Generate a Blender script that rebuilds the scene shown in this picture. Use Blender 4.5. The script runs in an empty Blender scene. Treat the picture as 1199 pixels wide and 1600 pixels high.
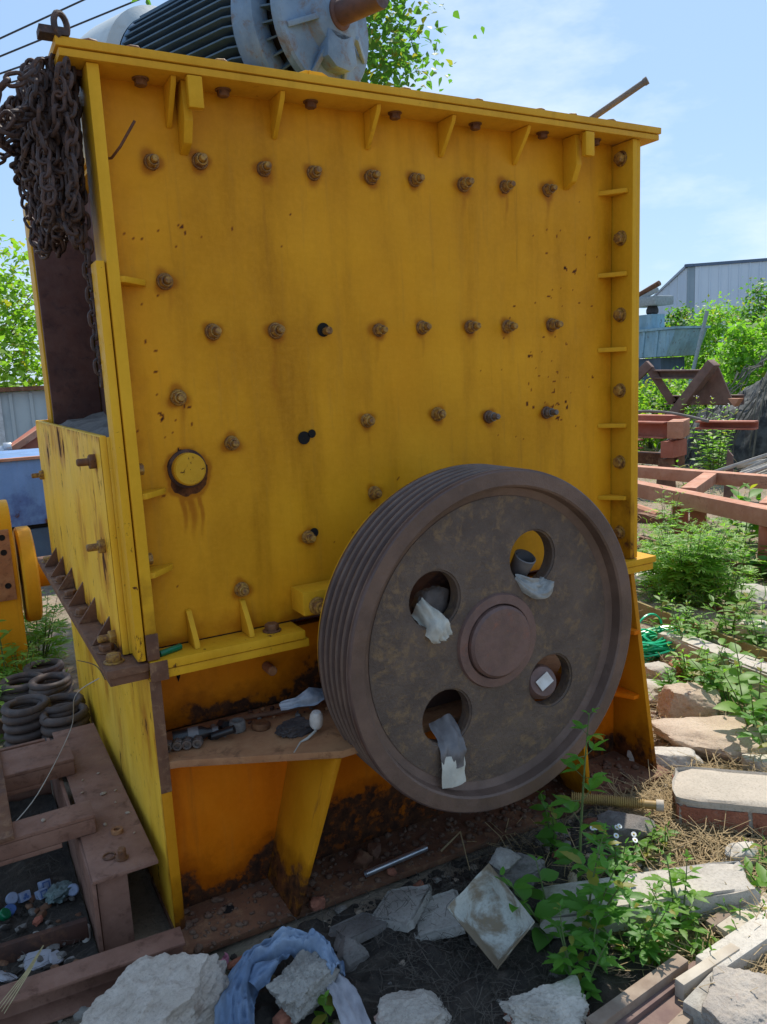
import bpy, bmesh, math, random
import numpy as np
from mathutils import Vector, Matrix, Euler, noise as mnoise
random.seed(7); np.random.seed(7)
S = bpy.context.scene
COL = S.collection
R = math.radians
PI = math.pi
# ------------------------------------------------------------ camera
CAM = np.array([-0.4124, -2.1299, 1.6]); YAW, PITCH, ROLL, FPX = 0.5025, -0.1724, -0.0484, 1224.5
def cam_axes():
    cy, sy, cp, sp = math.cos(YAW), math.sin(YAW), math.cos(PITCH), math.sin(PITCH)
    f = np.array([sy*cp, cy*cp, sp]); r = np.array([cy, -sy, 0.0]); u = np.cross(r, f)
    c, s = math.cos(ROLL), math.sin(ROLL)
    return c*r+s*u, -s*r+c*u, f
AR, AU, AF = cam_axes()
cd = bpy.data.cameras.new('camera'); cam = bpy.data.objects.new('camera', cd); COL.objects.link(cam)
m = Matrix(((AR[0], AU[0], -AF[0], CAM[0]), (AR[1], AU[1], -AF[1], CAM[1]), (AR[2], AU[2], -AF[2], CAM[2]), (0, 0, 0, 1)))
cam.matrix_world = m
cd.sensor_fit = 'HORIZONTAL'; cd.sensor_width = 36.0; cd.lens = 36.0*FPX/1199.0
cd.clip_start = 0.05; cd.clip_end = 2000
S.camera = cam
def at(u, v, x=None, y=None, z=None):
    """world point where the sight line through a measured photo position meets a plane"""
    d = (u-600)/FPX*AR-(v-800)/FPX*AU+AF
    for i, k in enumerate((x, y, z)):
        if k is not None:
            return Vector(CAM+(k-CAM[i])/d[i]*d)
# ------------------------------------------------------------ sky and sun
SUN_EL, SUN_AZ = R(58), R(50)           # azimuth measured from +Y towards +X
W = bpy.data.worlds.new("World"); S.world = W; W.use_nodes = True
nt = W.node_tree; nt.nodes.clear()
def wn(t): return nt.nodes.new(t)
wo = wn('ShaderNodeOutputWorld'); bg = wn('ShaderNodeBackground'); sk = wn('ShaderNodeTexSky')
sk.sky_type = 'NISHITA'; sk.sun_disc = False; sk.sun_elevation = SUN_EL; sk.sun_rotation = SUN_AZ
sk.air_density = 1.0; sk.dust_density = 0.6; sk.ozone_density = 1.0
tc = wn('ShaderNodeTexCoord'); mp = wn('ShaderNodeMapping'); mp.inputs['Scale'].default_value = (1.6, 1.6, 4.2)
mp.inputs['Location'].default_value = (3.1, 0.6, 0.35)
n1 = wn('ShaderNodeTexNoise'); n1.inputs['Scale'].default_value = 1.5; n1.inputs['Detail'].default_value = 9; n1.inputs['Roughness'].default_value = 0.6
cr = wn('ShaderNodeValToRGB'); cr.color_ramp.elements[0].position = 0.51; cr.color_ramp.elements[1].position = 0.78
cr.color_ramp.elements[1].color = (0.8, 0.8, 0.8, 1)
mx = wn('ShaderNodeMix'); mx.data_type = 'RGBA'; [i for i in mx.inputs if i.name == 'B' and i.type == 'RGBA'][0].default_value = (8.0, 8.6, 9.2, 1)
veil = wn('ShaderNodeMix'); veil.data_type = 'RGBA'; veil.inputs['Factor'].default_value = 0.62     # thin bright summer haze over the whole sky
[i for i in veil.inputs if i.name == 'B' and i.type == 'RGBA'][0].default_value = (3.5, 5.4, 8.2, 1)
nt.links.new(tc.outputs['Generated'], mp.inputs['Vector']); nt.links.new(mp.outputs['Vector'], n1.inputs['Vector'])
nt.links.new(n1.outputs['Fac'], cr.inputs['Fac']); nt.links.new(cr.outputs['Color'], mx.inputs['Factor'])
RG = lambda n, k: [i for i in n if i.name == k and i.type == 'RGBA'][0]
nt.links.new(sk.outputs['Color'], RG(veil.inputs, 'A')); nt.links.new(RG(veil.outputs, 'Result'), RG(mx.inputs, 'A')); nt.links.new(RG(mx.outputs, 'Result'), bg.inputs['Color'])
bg.inputs['Strength'].default_value = 0.10
nt.links.new(bg.outputs['Background'], wo.inputs['Surface'])
sl = bpy.data.lights.new('sun', 'SUN'); sl.energy = 4.2; sl.angle = R(0.5); sl.color = (1.0, 0.94, 0.84)
sun = bpy.data.objects.new('sun', sl); COL.objects.link(sun)
sd = Vector((math.sin(SUN_AZ)*math.cos(SUN_EL), math.cos(SUN_AZ)*math.cos(SUN_EL), math.sin(SUN_EL)))
sun.rotation_euler = sd.to_track_quat('Z', 'Y').to_euler(); sun.location = sd*40
S.view_settings.view_transform = 'Standard'; S.view_settings.look = 'None'; S.view_settings.gamma = 1
S.view_settings.use_curve_mapping = False; S.view_settings.exposure = 0.48
S.render.engine = 'CYCLES'
S.cycles.max_bounces = 8; S.cycles.transparent_max_bounces = 8

# ------------------------------------------------------------ materials
def srgb(r, g, b):
    f = lambda c: (c/255/12.92) if c <= 10 else ((c/255+0.055)/1.055)**2.4
    return (f(r), f(g), f(b), 1)
class N:
    """small helper for node graphs"""
    def __init__(self, name):
        self.m = bpy.data.materials.new(name); self.m.use_nodes = True
        self.t = self.m.node_tree; self.t.nodes.clear()
        self.out = self.n('ShaderNodeOutputMaterial'); self.b = self.n('ShaderNodeBsdfPrincipled')
        self.l(self.b.outputs[0], self.out.inputs['Surface'])
        self.geo = self.n('ShaderNodeNewGeometry')
        self.pos = self.geo.outputs['Position']
    def n(self, t, **k):
        x = self.t.nodes.new(t)
        for a, v in k.items(): setattr(x, a, v)
        return x
    def l(self, a, b): self.t.links.new(a, b)
    def noise(self, scale, detail=6, rough=0.55, vec=None, stretch=None, dist=0.0, w=None):
        v = vec or self.pos
        if stretch:
            q = self.n('ShaderNodeMapping'); q.inputs['Scale'].default_value = stretch
            if w: q.inputs['Location'].default_value = w
            self.l(v, q.inputs['Vector']); v = q.outputs['Vector']
        x = self.n('ShaderNodeTexNoise'); x.inputs['Scale'].default_value = scale; x.inputs['Detail'].default_value = detail
        x.inputs['Roughness'].default_value = rough; x.inputs['Distortion'].default_value = dist
        self.l(v, x.inputs['Vector']); return x.outputs['Fac']
    def ramp(self, fac, lo, hi, a=0.0, b=1.0):
        x = self.n('ShaderNodeMapRange'); x.interpolation_type = 'SMOOTHSTEP'
        x.inputs['From Min'].default_value = lo; x.inputs['From Max'].default_value = hi
        x.inputs['To Min'].default_value = a; x.inputs['To Max'].default_value = b
        self.l(fac, x.inputs['Value']); return x.outputs['Result']
    def math(self, op, a, b=None, clamp=False):
        x = self.n('ShaderNodeMath', operation=op); x.use_clamp = clamp
        for i, v in enumerate((a, b)):
            if v is None: continue
            if isinstance(v, (int, float)): x.inputs[i].default_value = v
            else: self.l(v, x.inputs[i])
        return x.outputs[0]
    def mix(self, fac, a, b, mode='MIX'):
        x = self.n('ShaderNodeMix', data_type='RGBA', blend_type=mode)
        for k, v in (('Factor', fac), ('A', a), ('B', b)):
            s = x.inputs[k] if k == 'Factor' else [i for i in x.inputs if i.name == k and i.type == 'RGBA'][0]
            if isinstance(v, (int, float)): s.default_value = v
            elif isinstance(v, tuple): s.default_value = v
            else: self.l(v, s)
        return [o for o in x.outputs if o.type == 'RGBA'][0]
    def color(self, c):
        if isinstance(c, tuple): self.b.inputs['Base Color'].default_value = c
        else: self.l(c, self.b.inputs['Base Color'])
    def rough(self, r):
        if isinstance(r, (int, float)): self.b.inputs['Roughness'].default_value = r
        else: self.l(r, self.b.inputs['Roughness'])
    def bump(self, h, strength=0.3, dist=0.01):
        x = self.n('ShaderNodeBump'); x.inputs['Strength'].default_value = strength; x.inputs['Distance'].default_value = dist
        self.l(h, x.inputs['Height']); self.l(x.outputs[0], self.b.inputs['Normal'])
    def sep(self, v=None):
        x = self.n('ShaderNodeSeparateXYZ'); self.l(v or self.pos, x.inputs[0]); return x.outputs
    def rnd(self):
        return self.n('ShaderNodeObjectInfo').outputs['Random']

def paint(name, c1, c2, rust=0.0, chips=0.0, drips=0.0, low=None, rc=((0.035, 0.016, 0.009, 1), (0.16, 0.055, 0.018, 1)), rough=0.42, bump=0.15, grime=0.35, ripple=0.0, streak=None):
    k = N(name)
    base = k.mix(k.ramp(k.noise(2.2, 6, 0.6), 0.35, 0.68), c1, c2)
    # greyish grime, running down
    g = k.ramp(k.noise(1.0, 7, 0.6, stretch=(9, 9, 1.1)), 0.45, 0.8)
    base = k.mix(k.math('MULTIPLY', g, grime), base, k.mix(1.0, c1, (0.55, 0.48, 0.36, 1), 'MULTIPLY'))
    big = k.noise(1.3, 5, 0.62, stretch=(1.6, 1.6, 0.75), w=(2, 4, 1))
    base = k.mix(k.ramp(big, 0.44, 0.68, 0, grime), base, k.mix(1.0, base, (0.66, 0.60, 0.5, 1), 'MULTIPLY'))
    base = k.mix(k.ramp(big, 0.30, 0.46, grime*0.7, 0), base, k.mix(1.0, base, (1.12, 1.04, 0.9, 1), 'MULTIPLY'))
    dust = k.ramp(k.noise(1.0, 8, 0.7, stretch=(30, 30, 2.2), w=(7, 1, 5)), 0.52, 0.72, 0, grime*0.55)
    base = k.mix(dust, base, (c1[0]*0.5+0.10, c1[1]*0.5+0.055, c1[2]*0.5+0.022, 1))
    fine = k.noise(60, 4, 0.7)
    base = k.mix(k.ramp(fine, 0.35, 0.75, 0, 0.16), base, (c2[0]*1.2, c2[1]*1.2, c2[2]*1.4+0.01, 1))
    at_ = k.n('ShaderNodeAttribute'); at_.attribute_name = 'rust'
    a = k.noise(5.5, 10, 0.68)
    mask = k.math('ADD', at_.outputs['Fac'], k.math('MULTIPLY', k.math('SUBTRACT', a, 0.5), 1.0))
    mask = k.ramp(mask, 0.50-rust, 0.60-rust)
    if low:
        z = k.sep()[2]
        e = k.math('ADD', k.math('DIVIDE', k.math('SUBTRACT', low[0], z), low[1]), k.math('MULTIPLY', k.math('SUBTRACT', k.noise(3.2, 10, 0.64), 0.5), 19.0))
        base = k.mix(k.ramp(e, -3.2, 0.4, 0, 0.72), base, (c1[0]*0.42, c1[1]*0.34, c1[2]*0.5, 1))
        mask = k.math('MAXIMUM', mask, k.math('MULTIPLY', k.ramp(e, -0.25, 0.7), k.ramp(k.noise(38, 6, 0.7), 0.36, 0.5, 0.55, 1.0)))
    if chips:
        ch = k.ramp(k.noise(34, 6, 0.72, dist=0.6), 0.74-chips, 0.80-chips)
        mask = k.math('MAXIMUM', mask, ch)
    if streak is not None:
        mask = k.math('MAXIMUM', mask, k.ramp(k.noise(1.0, 9, 0.72, stretch=(15, 15, 5.5), w=(5, 3, 8)), 0.68-streak, 0.73-streak))
    rn = k.noise(26, 8, 0.7)
    rcol = k.mix(k.ramp(rn, 0.35, 0.7), rc[0], rc[1])
    if drips:
        d = k.ramp(k.noise(1.0, 5, 0.6, stretch=(22, 22, 1.2), w=(3, 1, 2)), 0.62, 0.8, 0, drips)
        base = k.mix(d, base, (0.22, 0.075, 0.015, 1))
    # thin stained halo round rust
    halo = k.ramp(k.math('ADD', at_.outputs['Fac'], k.math('MULTIPLY', k.math('SUBTRACT', a, 0.5), 0.8)), 0.12, 0.55, 0, 0.75)
    base = k.mix(halo, base, (c1[0]*0.55, c1[1]*0.36, c1[2]*0.35, 1))
    k.b.inputs['Specular IOR Level'].default_value = 0.11
    k.color(k.mix(mask, base, rcol))
    k.rough(k.math('ADD', k.math('MULTIPLY', mask, 0.42), k.ramp(k.noise(9, 5), 0.3, 0.7, rough-0.05, rough+0.13)))
    h = k.math('ADD', k.math('MULTIPLY', mask, -0.35), k.math('MULTIPLY', k.noise(90, 3, 0.6), 0.25))
    h = k.math('ADD', h, k.math('MULTIPLY', k.math('MULTIPLY', rn, mask), 0.8))
    if ripple:
        h = k.math('ADD', h, k.math('MULTIPLY', k.noise(1.0, 3, 0.5, stretch=(18, 18, 75)), ripple))
    k.bump(h, bump, 0.006)
    return k.m
def metal(name, c1, c2, c3=None, rough=0.6, bump=0.3, scale=7, metallic=0.0, spots=0.5):
    k = N(name)
    base = k.mix(k.ramp(k.noise(scale, 9, 0.65), 0.35, 0.66), c1, c2)
    if c3:
        base = k.mix(k.ramp(k.noise(scale*2.7, 10, 0.75, dist=0.4), spots, spots+0.17, 0, 0.85), base, c3)
    k.color(base); k.b.inputs['Metallic'].default_value = metallic
    k.rough(k.ramp(k.noise(scale*3, 6), 0.3, 0.7, rough-0.12, rough+0.14))
    k.bump(k.math('ADD', k.noise(70, 6, 0.7), k.math('MULTIPLY', k.noise(scale*2, 8, 0.7), 0.7)), bump, 0.005)
    return k.m
def stone(name, c1, c2, c3=None, scale=9, bump=0.6, spots=0.55, dirt=0.0):
    k = N(name)
    r = k.rnd()
    base = k.mix(k.ramp(k.noise(scale, 10, 0.68), 0.3, 0.7), c1, c2)
    if c3: base = k.mix(k.ramp(k.noise(scale*0.8, 6, 0.6, dist=0.5, w=(9, 2, 4), stretch=(1, 1, 1)), spots, spots+0.12), base, c3)
    base = k.mix(k.ramp(k.noise(120, 3, 0.7), 0.45, 0.75, 0, 0.45), base, (c1[0]*0.45, c1[1]*0.42, c1[2]*0.4, 1))
    if dirt: base = k.mix(k.ramp(k.noise(scale*0.6, 8, 0.7, w=(1, 7, 3), stretch=(1, 1, 1)), 0.5, 0.68, 0, dirt), base, (0.09, 0.065, 0.045, 1))
    k.color(k.mix(1.0, base, k.mix(r, (0.82, 0.8, 0.78, 1), (1.1, 1.08, 1.05, 1)), 'MULTIPLY')); k.rough(0.9)
    k.bump(k.math('ADD', k.noise(scale*4, 10, 0.75), k.math('MULTIPLY', k.noise(150, 3, 0.7), 0.35)), bump, 0.012)
    return k.m
def plain(name, c, rough=0.6, c2=None, scale=20, bump=0.1, metallic=0.0):
    k = N(name)
    k.color(k.mix(k.ramp(k.noise(scale, 6, 0.6), 0.35, 0.68), c, c2 or (c[0]*0.75, c[1]*0.75, c[2]*0.75, 1)))
    k.rough(rough); k.b.inputs['Metallic'].default_value = metallic
    k.bump(k.noise(scale*3, 6, 0.6), bump, 0.006)
    return k.m
def leafmat(name, c1, c2, trans=0.55, rough=0.5, scale=3.0):
    k = N(name)
    isl = k.geo.outputs['Random Per Island']
    rn = k.rnd()
    c = k.mix(k.math('ADD', k.math('MULTIPLY', isl, 0.45), k.math('ADD', k.math('MULTIPLY', k.noise(scale, 3), 0.3), k.math('MULTIPLY', rn, 0.3))), c1, c2)
    wv = k.math('MULTIPLY', k.ramp(k.math('FRACT', k.math('ADD', k.math('MULTIPLY', isl, 7.31), k.math('MULTIPLY', rn, 5.17))), 0.90, 0.93, 0, 0.8), 1.0 if c1[1] > c1[0]*1.4 else 0.0)
    c = k.mix(wv, c, (0.34, 0.27, 0.05, 1))
    c = k.mix(k.ramp(k.noise(90, 4, 0.7), 0.60, 0.70, 0, 0.55), c, (c1[0]*1.2, c1[1]*0.7, c1[2]*0.8, 1))
    k.color(c); k.rough(rough)
    tr = k.n('ShaderNodeBsdfTranslucent'); k.l(k.mix(1.0, c, (1.4, 1.7, 0.6, 1), 'MULTIPLY'), tr.inputs['Color'])
    ms = k.n('ShaderNodeMixShader'); ms.inputs[0].default_value = trans
    k.l(k.b.outputs[0], ms.inputs[1]); k.l(tr.outputs[0], ms.inputs[2]); k.l(ms.outputs[0], k.out.inputs['Surface'])
    return k.m

Y1, Y2 = (0.60, 0.262, 0.009, 1), (0.70, 0.322, 0.013, 1)
M = {}
M['panel'] = paint('yellow_panel_paint', Y1, Y2, rust=-0.20, chips=-0.04, drips=0.5, bump=0.22, grime=0.62, ripple=0.5, rough=0.4)
M['yellow'] = paint('yellow_frame_paint', (0.62, 0.315, 0.014, 1), (0.72, 0.385, 0.022, 1), rust=-0.13, chips=-0.02, drips=0.5)
M['yworn_lit'] = paint('worn_lit_yellow_paint', (0.84, 0.47, 0.028, 1), (0.90, 0.55, 0.065, 1), rust=-0.12, chips=0.105, drips=0.7, streak=0.075, grime=0.55)  # worn and chipped; base colour lightened for the stronger light on this side
M['orange'] = paint('orange_base_paint', (0.64, 0.150, 0.003, 1), (0.72, 0.200, 0.005, 1), rust=-0.10, chips=0.0, drips=0.5, grime=0.5, low=(0.12, 0.035), rc=((0.028, 0.014, 0.010, 1), (0.10, 0.038, 0.016, 1)))
M['post'] = paint('yellow_post_paint', (0.62, 0.315, 0.014, 1), (0.72, 0.385, 0.022, 1), rust=-0.11, chips=0.03, drips=0.6, low=(0.90, 0.05), rc=((0.06, 0.025, 0.012, 1), (0.18, 0.065, 0.022, 1)))
M['plugpaint'] = paint('flaking_plug_paint', (0.60, 0.31, 0.018, 1), (0.68, 0.38, 0.03, 1), rust=-0.02, chips=0.16, drips=0.9, grime=0.6, bump=0.5)
M['lid'] = paint('yellow_lid_paint', (0.60, 0.30, 0.02, 1), (0.70, 0.37, 0.03, 1), rust=-0.04, chips=0.06, drips=0.5)
M['orangeplate'] = paint('orange_support_paint', (0.48, 0.180, 0.005, 1), (0.58, 0.24, 0.009, 1), rust=-0.10, chips=0.03, drips=0.9, low=(0.09, 0.05))
M['shelfwall'] = paint('orange_upper_base_paint', (0.60, 0.18, 0.004, 1), (0.68, 0.23, 0.006, 1), drips=0.5, grime=0.5, rust=-0.07, chips=0.0, low=(0.60, 0.035), rc=((0.028, 0.014, 0.010, 1), (0.10, 0.038, 0.016, 1)))
M['rustedge'] = paint('rust_bitten_yellow', (0.64, 0.32, 0.014, 1), (0.72, 0.39, 0.022, 1), rust=0.07, chips=0.11, drips=0.7, streak=0.06)
M['rusty'] = metal('rusty_plate', (0.10, 0.042, 0.022, 1), (0.17, 0.075, 0.036, 1), (0.26, 0.14, 0.07, 1), rough=0.8)
M['rustdark'] = metal('dark_rust', (0.045, 0.022, 0.016, 1), (0.085, 0.035, 0.022, 1), (0.14, 0.06, 0.03, 1), rough=0.8)
M['rustorange'] = metal('orange_rust_dirt', (0.30, 0.13, 0.055, 1), (0.40, 0.20, 0.09, 1), (0.16, 0.07, 0.03, 1), rough=0.9)
M['bolt'] = metal('bolt_yellow_rust', (0.30, 0.15, 0.02, 1), (0.42, 0.23, 0.04, 1), (0.11, 0.04, 0.018, 1), rough=0.6, scale=24, spots=0.43)
M['boltrust'] = metal('bolt_rust', (0.12, 0.045, 0.016, 1), (0.19, 0.08, 0.028, 1), (0.05, 0.022, 0.014, 1), rough=0.65, scale=24)
M['boltsteel'] = metal('bolt_dark_steel', (0.12, 0.10, 0.09, 1), (0.2, 0.17, 0.15, 1), (0.09, 0.045, 0.03, 1), rough=0.45, scale=24, metallic=0.5)
M['hole'] = plain('dark_hole', (0.006, 0.004, 0.003, 1), 0.95)
M['rim'] = metal('pulley_rim_steel', (0.092, 0.055, 0.040, 1), (0.148, 0.090, 0.066, 1), (0.22, 0.12, 0.07, 1), rough=0.5, bump=0.4, scale=5, metallic=0.1, spots=0.62)
M['groove'] = metal('pulley_groove_steel', (0.075, 0.045, 0.038, 1), (0.12, 0.072, 0.058, 1), (0.18, 0.08, 0.045, 1), rough=0.48, bump=0.25, metallic=0.15, spots=0.6)
M['ridge'] = metal('worn_groove_ridge', (0.13, 0.088, 0.072, 1), (0.19, 0.135, 0.11, 1), (0.10, 0.055, 0.038, 1), rough=0.42, bump=0.1, metallic=0.2, spots=0.55)
M['web'] = metal('pulley_web_cast', (0.082, 0.056, 0.043, 1), (0.118, 0.082, 0.061, 1), (0.205, 0.128, 0.062, 1), rough=0.58, bump=1.0, scale=9, metallic=0.0, spots=0.49)
M['hub'] = metal('pulley_hub', (0.115, 0.066, 0.054, 1), (0.165, 0.092, 0.074, 1), (0.24, 0.085, 0.05, 1), rough=0.55, bump=0.5, scale=9, spots=0.55)
M['liner'] = metal('liner_brown', (0.085, 0.034, 0.026, 1), (0.12, 0.05, 0.036, 1), (0.05, 0.022, 0.02, 1), rough=0.8)
M['chain'] = metal('chain_rust', (0.038, 0.024, 0.023, 1), (0.07, 0.038, 0.031, 1), (0.13, 0.06, 0.03, 1), rough=0.7, scale=20)
M['primer'] = metal('brown_red_primer', (0.20, 0.096, 0.063, 1), (0.275, 0.145, 0.10, 1), (0.10, 0.040, 0.023, 1), rough=0.75, bump=0.45, scale=6, spots=0.51)
M['redprimer'] = metal('red_primer', (0.33, 0.095, 0.055, 1), (0.41, 0.14, 0.085, 1), (0.22, 0.09, 0.05, 1), rough=0.75, bump=0.15, scale=4, spots=0.6)
M['salmon'] = metal('salmon_primer', (0.38, 0.16, 0.09, 1), (0.48, 0.235, 0.145, 1), (0.20, 0.09, 0.052, 1), rough=0.78, bump=0.3, scale=5, spots=0.55)
M['brownsteel'] = metal('brown_steel', (0.13, 0.075, 0.06, 1), (0.18, 0.105, 0.08, 1), None, rough=0.75)
M['motor'] = metal('motor_blue_grey', (0.09, 0.165, 0.27, 1), (0.17, 0.27, 0.39, 1), (0.13, 0.095, 0.07, 1), rough=0.5, bump=0.2, scale=5, spots=0.50)
M['fin'] = metal('motor_fin_blue', (0.045, 0.095, 0.15, 1), (0.075, 0.135, 0.195, 1), (0.12, 0.10, 0.085, 1), rough=0.6, bump=0.1, scale=5, spots=0.6)
M['cover'] = metal('fan_cover_grey', (0.42, 0.46, 0.46, 1), (0.5, 0.54, 0.54, 1), (0.33, 0.26, 0.17, 1), rough=0.5, bump=0.08, scale=3, spots=0.58)
M['shaft'] = metal('shaft_rust', (0.075, 0.038, 0.030, 1), (0.11, 0.055, 0.043, 1), (0.05, 0.027, 0.022, 1), rough=0.6, scale=9)
M['concrete'] = stone('concrete_grey', (0.30, 0.28, 0.25, 1), (0.42, 0.40, 0.36, 1), None, 8, 0.5, dirt=0.45)
M['concwhite'] = stone('concrete_pale', (0.44, 0.41, 0.36, 1), (0.55, 0.51, 0.45, 1), None, 8, 0.4, dirt=0.35)
M['rockwhite'] = stone('white_limestone', (0.62, 0.53, 0.44, 1), (0.76, 0.67, 0.58, 1), (0.42, 0.33, 0.26, 1), 14, 1.0, spots=0.6)
M['rocktan'] = stone('tan_stone', (0.40, 0.31, 0.23, 1), (0.50, 0.41, 0.32, 1), (0.30, 0.14, 0.11, 1), 6, 0.6, spots=0.66)
M['concred'] = stone('concrete_with_brick', (0.36, 0.32, 0.28, 1), (0.46, 0.42, 0.37, 1), (0.34, 0.12, 0.075, 1), 7, 0.7, spots=0.60, dirt=0.3)
M['stonedark'] = stone('dark_grey_stone', (0.15, 0.135, 0.125, 1), (0.25, 0.23, 0.21, 1), None, 9, 0.7, dirt=0.4)
M['brick'] = stone('old_red_brick', (0.25, 0.085, 0.05, 1), (0.36, 0.145, 0.085, 1), (0.30, 0.22, 0.17, 1), 9, 0.7, spots=0.62)
M['mortar'] = stone('lime_mortar', (0.40, 0.36, 0.30, 1), (0.5, 0.46, 0.40, 1), None, 20, 0.6)
M['tray'] = stone('dirty_white_foam', (0.40, 0.41, 0.37, 1), (0.52, 0.53, 0.48, 1), (0.22, 0.17, 0.11, 1), 9, 0.35, spots=0.48)
M['wood'] = plain('weathered_wood', (0.20, 0.14, 0.10, 1), 0.85, (0.30, 0.23, 0.17, 1), 12, 0.4)
M['woodpale'] = plain('pale_board', (0.48, 0.42, 0.34, 1), 0.85, (0.36, 0.30, 0.23, 1), 10, 0.3)
M['denim'] = plain('faded_blue_cloth', (0.26, 0.33, 0.43, 1), 0.9, (0.11, 0.165, 0.26, 1), 7, 0.6)
M['greycloth'] = plain('dusty_grey_cloth', (0.36, 0.35, 0.37, 1), 0.9, (0.27, 0.26, 0.28, 1), 12, 0.6)
M['whitecloth'] = plain('dirty_white_rag', (0.52, 0.50, 0.43, 1), 0.9, (0.40, 0.38, 0.32, 1), 16, 0.4)
M['darkcloth'] = plain('dark_oily_cloth', (0.035, 0.028, 0.028, 1), 0.85, (0.07, 0.055, 0.05, 1), 14, 0.5)
M['greycup'] = plain('grey_dirty_plastic', (0.16, 0.15, 0.15, 1), 0.45, (0.10, 0.09, 0.09, 1), 14, 0.2)
M['pink'] = plain('pink_plastic', (0.58, 0.20, 0.28, 1), 0.4)
M['green'] = plain('green_plastic', (0.0, 0.14, 0.055, 1), 0.3)
M['hose'] = plain('green_strap_plastic', (0.0, 0.36, 0.15, 1), 0.3, (0.02, 0.48, 0.25, 1), 9, 0.1)
M['steel'] = plain('bright_steel', (0.55, 0.56, 0.58, 1), 0.3, (0.4, 0.4, 0.42, 1), 30, 0.1, 0.85)
M['black'] = plain('black_plastic', (0.015, 0.015, 0.017, 1), 0.35)
M['white'] = plain('white_plastic', (0.62, 0.6, 0.56, 1), 0.45, (0.45, 0.40, 0.34, 1), 18)
M['bluecap'] = plain('blue_plastic', (0.06, 0.13, 0.33, 1), 0.4)
M['bluewhite'] = plain('pale_blue_plastic', (0.28, 0.33, 0.46, 1), 0.5)
M['hosetan'] = plain('yellow_ribbed_hose', (0.36, 0.23, 0.06, 1), 0.6, (0.26, 0.16, 0.05, 1), 20)
M['bluebin'] = paint('blue_bin_paint', (0.14, 0.24, 0.44, 1), (0.18, 0.29, 0.5, 1), rust=-0.03, chips=0.02, drips=0.7, low=(0.55, 0.10))
M['bluedark'] = paint('dark_blue_paint', (0.06, 0.09, 0.13, 1), (0.08, 0.12, 0.17, 1), rust=-0.05, chips=0.0)
M['bluehop'] = paint('pale_blue_hopper_paint', (0.20, 0.35, 0.45, 1), (0.28, 0.44, 0.53, 1), rust=-0.0, chips=0.06, drips=0.9, streak=0.08, grime=0.6)
M['greymach'] = plain('grey_machine_paint', (0.30, 0.34, 0.35, 1), 0.6)
M['shed'] = plain('grey_shed_sheet', (0.36, 0.43, 0.45, 1), 0.6, (0.24, 0.31, 0.34, 1), 1.8, 0.1)
M['shedframe'] = plain('pale_shed_frame', (0.5, 0.55, 0.57, 1), 0.6)
M['whwall'] = plain('warehouse_sheet', (0.50, 0.60, 0.70, 1), 0.55, (0.46, 0.56, 0.66, 1), 0.2, 0.05)
M['whlight'] = plain('warehouse_translucent_strip', (0.20, 0.28, 0.34, 1), 0.5, (0.23, 0.31, 0.37, 1), 0.6, 0.05)
M['whtrim'] = plain('warehouse_blue_trim', (0.08, 0.13, 0.21, 1), 0.5)
M['tarp'] = plain('dark_grey_tarp', (0.022, 0.025, 0.026, 1), 0.85, (0.085, 0.092, 0.09, 1), 8, 1.0)
M['straw'] = leafmat('dry_straw', (0.40, 0.30, 0.16, 1), (0.26, 0.18, 0.09, 1), 0.15, 0.8)
M['twig'] = leafmat('dry_twigs', (0.12, 0.10, 0.078, 1), (0.05, 0.042, 0.034, 1), 0.05, 0.9)
M['greystick'] = plain('bleached_stick', (0.42, 0.39, 0.34, 1), 0.9)
M['bark'] = plain('bark', (0.11, 0.085, 0.06, 1), 0.95, (0.06, 0.045, 0.03, 1), 14, 0.6)
M['stem'] = plain('green_stem', (0.09, 0.14, 0.035, 1), 0.6)
M['leafA'] = leafmat('weed_leaf', (0.07, 0.20, 0.025, 1), (0.13, 0.31, 0.045, 1))
M['leafB'] = leafmat('feathery_weed_leaf', (0.17, 0.30, 0.055, 1), (0.28, 0.46, 0.09, 1))
M['leafC'] = leafmat('broad_weed_leaf', (0.10, 0.22, 0.025, 1), (0.18, 0.34, 0.04, 1))
M['leafT'] = leafmat('tree_leaf', (0.12, 0.25, 0.03, 1), (0.22, 0.40, 0.06, 1))
M['leafT2'] = leafmat('tree_leaf_dark', (0.07, 0.17, 0.035, 1), (0.13, 0.26, 0.055, 1))
M['leafT3'] = leafmat('tree_leaf_yellowish', (0.16, 0.28, 0.035, 1), (0.27, 0.42, 0.06, 1))
M['petal'] = plain('white_petal', (0.75, 0.75, 0.72, 1), 0.6)
M['wire'] = plain('dark_wire', (0.03, 0.03, 0.035, 1), 0.6)

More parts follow.
